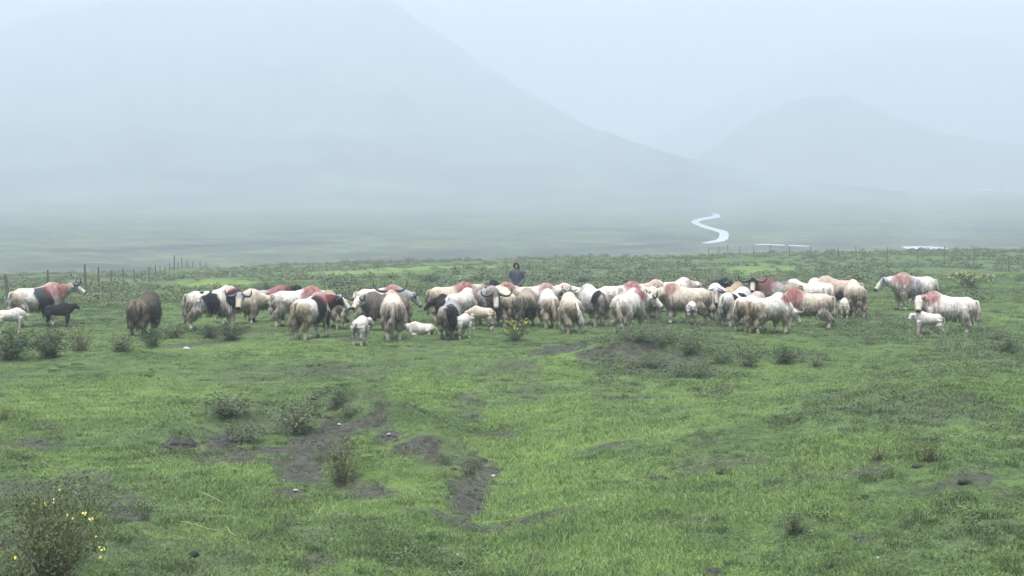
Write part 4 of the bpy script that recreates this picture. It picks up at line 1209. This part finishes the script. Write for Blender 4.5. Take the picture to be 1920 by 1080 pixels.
 dict(x=1583, y=591, h=78, s=.52, calf=1, yaw=20, neck=0, head=-45, base='white', dirt=.4, label='white calf half hidden behind the left side of the rear facing shaggy yak'),
 dict(x=1712, y=576, h=192, s=1.0, yaw=-10, neck=8, head=-42, base='white', red=.8, redat=(.5, 1.2, .36), patches=[(.08, .9, 1, .28, .22, 'grey')], under='dust', rump='dust', headc='grey', face='white', horn=.35, label='greyish white yak with red shoulder facing left at the far right'),
 dict(x=1776, y=623, h=162, s=1.0, yaw=92, neck=14, head=-44, base='white', red=.85, redat=(.56, 1.2, .28), under='cream', rump='cream', rumpk=.5, dark=.35, headc='white', face='cream', horn=.3, ear='greyb', dirt=.6, label='white yak with red nape looking at the camera beside its calf at the right'),
 dict(x=1741, y=627, h=164, s=.60, calf=1, yaw=36, neck=8, head=-46, base='white', dirt=.35, label='white calf with a dark muzzle standing below the rightmost yak'),
]
_raw = []
for n, p in enumerate(YAKS):
    p['seed'] = 40 + n
    c = pix(p['x'], p['y'] + 6)
    calf = bool(p.get('calf'))
    root = empty('yak_calf' if calf else 'yak', (c.x, c.y, c.z - .015), R(p['h']), p['s'] * 1.03)
    tag(root, p['label'], 'yak calf' if calf else 'yak', 'calves among the herd' if calf else 'yaks of the herd')
    J = yak_frame(p)
    _raw.append((p, root, J, yak_raw(p, J)))
dg = bpy.context.evaluated_depsgraph_get()
dg.update()
_done = [bpy.data.meshes.new_from_object(o.evaluated_get(dg)) for (_, _, _, o) in _raw]
for n, ((p, root, J, o), me) in enumerate(zip(_raw, _done)):
    o.modifiers.clear(); o.data = me; me.name = 'body'
    o.parent = root
    finish_yak(p, root, J, o, n)

# ------------------------------------------------------------------ the herder
def build_person():
    c = pix(969, 575)
    root = tag(empty('person', (c.x, c.y, c.z), R(-104)), 'person in a dark blue grey hooded raincoat standing behind the herd', 'person')
    # local: +X is the way the person faces (towards the camera)
    def remeshed(g, name, vox, mat):
        me = g.mesh(name); o = bpy.data.objects.new(name, me); COL.objects.link(o)
        m = o.modifiers.new('r', 'REMESH'); m.mode = 'VOXEL'; m.voxel_size = vox
        m2 = o.modifiers.new('s', 'SMOOTH'); m2.factor = .5; m2.iterations = 3
        d = bpy.context.evaluated_depsgraph_get(); d.update()
        me2 = bpy.data.meshes.new_from_object(o.evaluated_get(d)); o.modifiers.clear(); o.data = me2
        me2.name = name; me2.shade_smooth(); me2.materials.clear(); me2.materials.append(mat); o.parent = root
        return o
    skin = mat_flat('skin', (.30, .17, .11), .6, .3, .12)
    coatm = mat_flat('raincoat', (.030, .037, .054), .55, .4, .35, 6)
    trou = mat_flat('trousers', (.02, .025, .038), .8, .2, .2, 10)
    boot = mat_flat('rubber_boot', (.015, .015, .016), .4, .4, .1)
    g = Geo()
    g.tube([(0, 0, .84), (0, 0, 1.0), (0, 0, 1.2), (-.01, 0, 1.38), (-.01, 0, 1.45), (0, 0, 1.5), (.01, 0, 1.56)], [(.15, .11), (.14, .10), (.15, .11), (.17, .10), (.08, .07), (.06, .06), (.055, .055)], up=(1, 0, 0), n=14)
    g.tube([(.005, 0, 1.49), (.02, 0, 1.53), (.018, 0, 1.58), (.01, 0, 1.64), (0, 0, 1.69), (-.005, 0, 1.72)], [(.045, .05), (.062, .08), (.072, .092), (.077, .098), (.065, .085), (.03, .04)], up=(1, 0, 0), n=14)
    g.tube([(.098, 0, 1.63), (.112, 0, 1.60), (.122, 0, 1.578), (.10, 0, 1.568)], [.009, .012, .017, .01], up=(0, 1, 0), n=8)
    for s in (1, -1):
        g.tube([(0, s * .17, 1.39), (-.02, s * .225, 1.24), (-.01, s * .26, 1.10), (.07, s * .235, .97), (.12, s * .20, .90)], [.052, .046, .040, .034, .028], n=10)
        g.tube([(.115, s * .20, .905), (.13, s * .19, .86), (.14, s * .18, .82)], [(.026, .04), (.022, .043), (.016, .038)], up=(1, 0, 0), n=8)
        for q, (dx, ln) in enumerate(((-.03, .06), (-.01, .075), (.01, .08), (.03, .07))):
            a = Vector((.14 + dx * .3, s * (.18 + dx * .5), .825)); b = a + Vector((.012, -s * .01, -ln * .55)); e = b + Vector((-.008, -s * .015, -ln * .45))
            g.tube([a, b, e], [.0095, .009, .0075], n=6)
        g.tube([(.12, s * .165, .87), (.14, s * .14, .84), (.145, s * .13, .81)], [.012, .011, .009], n=6)
        g.tube([(0, s * .09, .88), (.01, s * .10, .66), (.015, s * .105, .48), (0, s * .105, .30), (-.01, s * .105, .1), (0, s * .105, .04)], [.085, .075, .058, .054, .038, .042], up=(1, 0, 0), n=10)
        g.tube([(-.05, s * .105, .05), (.05, s * .11, .045), (.15, s * .12, .03)], [(.04, .04), (.045, .035), (.035, .02)], n=8)
    remeshed(g, 'body', .012, skin)
    g = Geo()
    g.tube([(0, 0, .72), (0, 0, .78), (0, 0, .95), (0, 0, 1.15), (-.01, 0, 1.32), (-.01, 0, 1.41), (-.01, 0, 1.47), (0, 0, 1.51)], [(.235, .17), (.23, .17), (.215, .165), (.205, .16), (.215, .145), (.17, .12), (.10, .10), (.085, .095)], up=(1, 0, 0), n=20)
    for s in (1, -1):
        g.tube([(-.01, s * .15, 1.41), (-.015, s * .22, 1.34), (-.02, s * .255, 1.22), (-.01, s * .285, 1.08), (.06, s * .265, .98), (.13, s * .215, .90)], [.08, .085, .08, .075, .068, .058], n=10)
        g.tube([(.15, s * .24, .89), (.165, s * .16, .86), (.165, s * .10, .84)], [.05, .055, .03], n=8)
    o = remeshed(g, 'raincoat', .02, coatm)
    # hood: a shell open at the face
    v, f = [], []
    nu, nv_ = 14, 9
    for side_r in (1.0, .93):
        for i in range(nv_):
            t = i / (nv_ - 1); th = t * 2.05                      # from the front rim round the crown to the nape
            for j in range(nu):
                a = (j / (nu - 1) - .5) * 4.3
                r0 = .125 * side_r
                z = 1.60 + (.15 * side_r) * math.cos(a) * (1 - .1 * t)
                xx = .112 - t * .235
                w = (1 - .75 * max(0, t - .45) ** 1.5)
                v.append((xx + .02 * math.cos(a), r0 * math.sin(a) * w, 1.60 + (z - 1.60) * (w if z > 1.6 else 1) - .02 * t))
    n0 = nu * nv_
    for b in (0, n0):
        for i in range(nv_ - 1):
            for j in range(nu - 1):
                f.append((b + i * nu + j, b + i * nu + j + 1, b + (i + 1) * nu + j + 1, b + (i + 1) * nu + j))
    for j in range(nu - 1):
        f.append((j, j + 1, n0 + j + 1, n0 + j))
        k = (nv_ - 1) * nu
        f.append((k + j, k + j + 1, n0 + k + j + 1, n0 + k + j))
    f.append(tuple((nv_ - 1) * nu + j for j in range(nu)))
    link('hood', mesh_from('hood', v, f), coatm, root)
    for s in (1, -1):
        g = Geo(); g.tube([(0, s * .09, .90), (.01, s * .10, .66), (.018, s * .107, .48), (0, s * .107, .30), (0, s * .107, .2)], [.105, .095, .08, .075, .075], up=(1, 0, 0), n=12)
        link('trouser_leg', g.mesh('trouser_leg'), trou, root)
        g = Geo(); g.tube([(-.005, s * .107, .32), (-.01, s * .107, .16), (0, s * .108, .07), (.03, s * .11, .0)], [.082, .068, .07, (.06, .085)], up=(1, 0, 0), n=10)
        g.tube([(-.08, s * .108, .045), (.04, s * .113, .05), (.14, s * .12, .04), (.19, s * .125, .025)], [(.045, .05), (.055, .052), (.05, .042), (.025, .02)], n=10)
        link('boot', g.mesh('boot'), boot, root)
        g = Geo(); g.tube([(.084, s * .032, 1.612), (.094, s * .032, 1.612), (.100, s * .032, 1.612)], [.008, .014, .006], n=8)
        link('eye', g.mesh('eye'), M_EYE, root)
    g = Geo(); g.tube([(.088, -.026, 1.536), (.103, 0, 1.533), (.088, .026, 1.536)], [.004, .009, .004], n=6)
    link('mouth', g.mesh('mouth'), mat_flat('lips', (.16, .06, .05), .5, .3, .1), root)
    g = Geo(); g.tube([(.086, -.05, 1.66), (.095, 0, 1.672), (.086, .05, 1.66)], [.012, .016, .012], n=6)
    link('hair', g.mesh('hair'), mat_flat('hair', (.012, .011, .011), .6, .3, .1), root)
build_person()

# ------------------------------------------------------------------ dung, stones, clods and stalks lying on the grass
def lump(name, px, py, wpx, hk, mat, label, cat, seed, rough=.25, cast=None, deep=.8):
    c = pix(px, py); k = ppm(c); r = wpx / k / 2
    v, f = [], []; nu, nv_ = (14, 8) if wpx < 30 else (28, 16)
    if wpx > 30: rough = .5
    for i in range(nv_ + 1):
        th = math.pi * i / nv_
        for j in range(nu):
            a = 2 * math.pi * j / nu
            d = Vector((math.sin(th) * math.cos(a), math.sin(th) * math.sin(a), math.cos(th)))
            q = 1 + rough * float(noise3(d.x * 1.7 + seed, d.y * 1.7, d.z * 1.7)) + rough * .6 * float(noise3(d.x * 4 + seed, d.y * 4, d.z * 4)) + rough * .35 * float(noise3(d.x * 9 + seed, d.y * 9, d.z * 9))
            v.append((d.x * q * r, d.y * q * r * deep, d.z * q * r * hk))
    for i in range(nv_):
        for j in range(nu):
            f.append((i * nu + j, (i + 1) * nu + j, (i + 1) * nu + (j + 1) % nu, i * nu + (j + 1) % nu))
    o = link(name, mesh_from(name, v, f), mat)
    o.location = (c.x, c.y, c.z + r * hk * .3); o.rotation_euler = (0, 0, seed * 1.7)
    return tag(o, label, cat)
LUMPS = [
    ('dung_pat', 594, 749, 26, .35, M_DUNG, 'black wet dung pat on bare earth at the head of the grey soil streak', 'dung'),
    ('dung_pat', 1620, 935, 15, .55, M_DUNG, 'small jet black lump in the open grass at the lower right', 'dung'),
    ('dung_pat', 1807, 908, 26, .4, M_DUNG, 'dark dung pat beside a grey weed near the right edge', 'dung'),
    ('stone', 1340, 1078, 40, .45, M_CLOD, 'dark flat stone cut off by the bottom edge right of centre', 'stone'),
    ('dung_pat', 599, 686, 11, .5, M_DUNG, 'small black dung lump on the trampled ground below the white calf', 'dung'),
    ('dung_pat', 725, 1073, 24, .35, M_DUNG, 'flat black dung pat at the bottom edge left of centre', 'dung'),
    ('dung_pat', 364, 1042, 22, .6, M_DUNG, 'round black dung heap right of the feathery corner shrub', 'dung'),
    ('dung_pat', 850, 882, 15, .4, M_DUNG, 'small dark dung pat at the upper left rim of the right soil hollow', 'dung'),
    ('dung_pat', 704, 975, 22, .35, M_DUNG, 'thin dark dung pat in bright grass below the long soil scar', 'dung'),
    ('dung_pat', 1720, 876, 22, .4, M_CLOD, 'brown earth lump at the foot of the dark branching shrub', 'clod'),
    ('earth_clod', 336, 838, 62, .3, M_CLOD, 'big dark overturned turf clod left of the bare hump', 'clod'),
    ('earth_clod', 1000 + 355, 889, 30, .35, M_CLOD, 'dark clod at the right end of the double soil scar', 'clod'),
    ('earth_clod', 1240, 897, 34, .3, M_CLOD, 'flat black clod at the left end of the lower soil scar', 'clod'),
    ('stone', 1645, 1047, 9, .6, M_STONE, 'tiny white stone in the grass at the lower right bottom', 'stone'),
    ('stone', 636, 797, 8, .6, M_STONE, 'small white stone on top of the curved dark soil crest', 'stone'),
    ('stone', 729, 815, 9, .5, M_STONE, 'small white stone on the falling right part of the soil crest', 'stone'),
    ('stone', 349, 655, 15, .35, M_STONE, 'flat pale stone in the grass below the pied yak facing the camera', 'stone'),
    ('stone', 858, 1041, 8, .6, M_STONE, 'small pale stone in the grass near the bottom centre', 'stone'),
    ('stone', 554, 922, 11, .4, M_STONE, 'pale pebble at the lower end of the grey soil streak', 'stone'),
    ('stone', 614, 945, 7, .6, M_STONE, 'pale pebble on the grass below the twiggy upright shrub', 'stone'),
    ('stone', 1187, 1021, 12, .4, M_STONE, 'pale flat stone in the lush grass at bottom right of centre', 'stone'),
    ('stone', 925, 891, 10, .5, M_STONE, 'pale stone lying in the right soil hollow', 'stone'),
    ('stone', 945, 859, 8, .5, M_STONE, 'pale stone in the grass just above the right soil hollow', 'stone'),
    ('stone', 1532, 853, 14, .7, M_TWIG, 'brownish rounded stone right of the forked dead twigs', 'stone'),
    ('stone', 1694, 549, 8, .7, M_STONE, 'pale stone between the rear facing shaggy yak and the far right one', 'stone'),
]
for i, (nm, px, py, w, hk, m, lab, cat) in enumerate(LUMPS):
    lump(nm, px, py, w, hk, m, lab, cat, i + 2.3)

def stalk(a, b, label, seed):
    p, q = pix(*a), pix(*b)
    g = Geo(); n = 7; P = []
    for k in range(n):
        t = k / (n - 1); m = p.lerp(q, t)
        m.z = float(gz(m.x, m.y)) + .075 + .02 * math.sin(t * 3.1 + seed)
        P.append(m - p + Vector((0, .008 * math.sin(t * 5 + seed), 0)))
    g.tube(P, [.0048 * (1 - .5 * k / n) for k in range(n)], n=6)
    o = link('straw_stalk', g.mesh('straw_stalk'), M_STRAW); o.location = p
    tag(o, label, 'stalk', 'dry stalks lying in the grass')
for i, (a, b, l) in enumerate([
        ((376, 934), (418, 953), 'short bright dry stalk lying in the green grass below the bare hump'),
        ((338, 991), (420, 1006), 'longest pale dry stalk lying right of the feathery corner shrub'),
        ((425, 1003), (445, 1016), 'tiny pale stalk continuing the end of the longest dry stalk'),
        ((80, 876), (122, 885), 'pale dry stalk at the lower edge of the bright grass patch on the left'),
        ((132, 924), (152, 938), 'short dry stalk on the sparse ground above the feathery corner shrub'),
        ((382, 974), (412, 980), 'thin dry stalk between the short bright one and the longest one'),
        ((0, 978), (28, 972), 'pale dry stalk at the left edge beside the feathery corner shrub'),
        ((100, 1080), (105, 1050), 'upright pale stem in front of the feathery corner shrub')]):
    stalk(a, b, l, i)
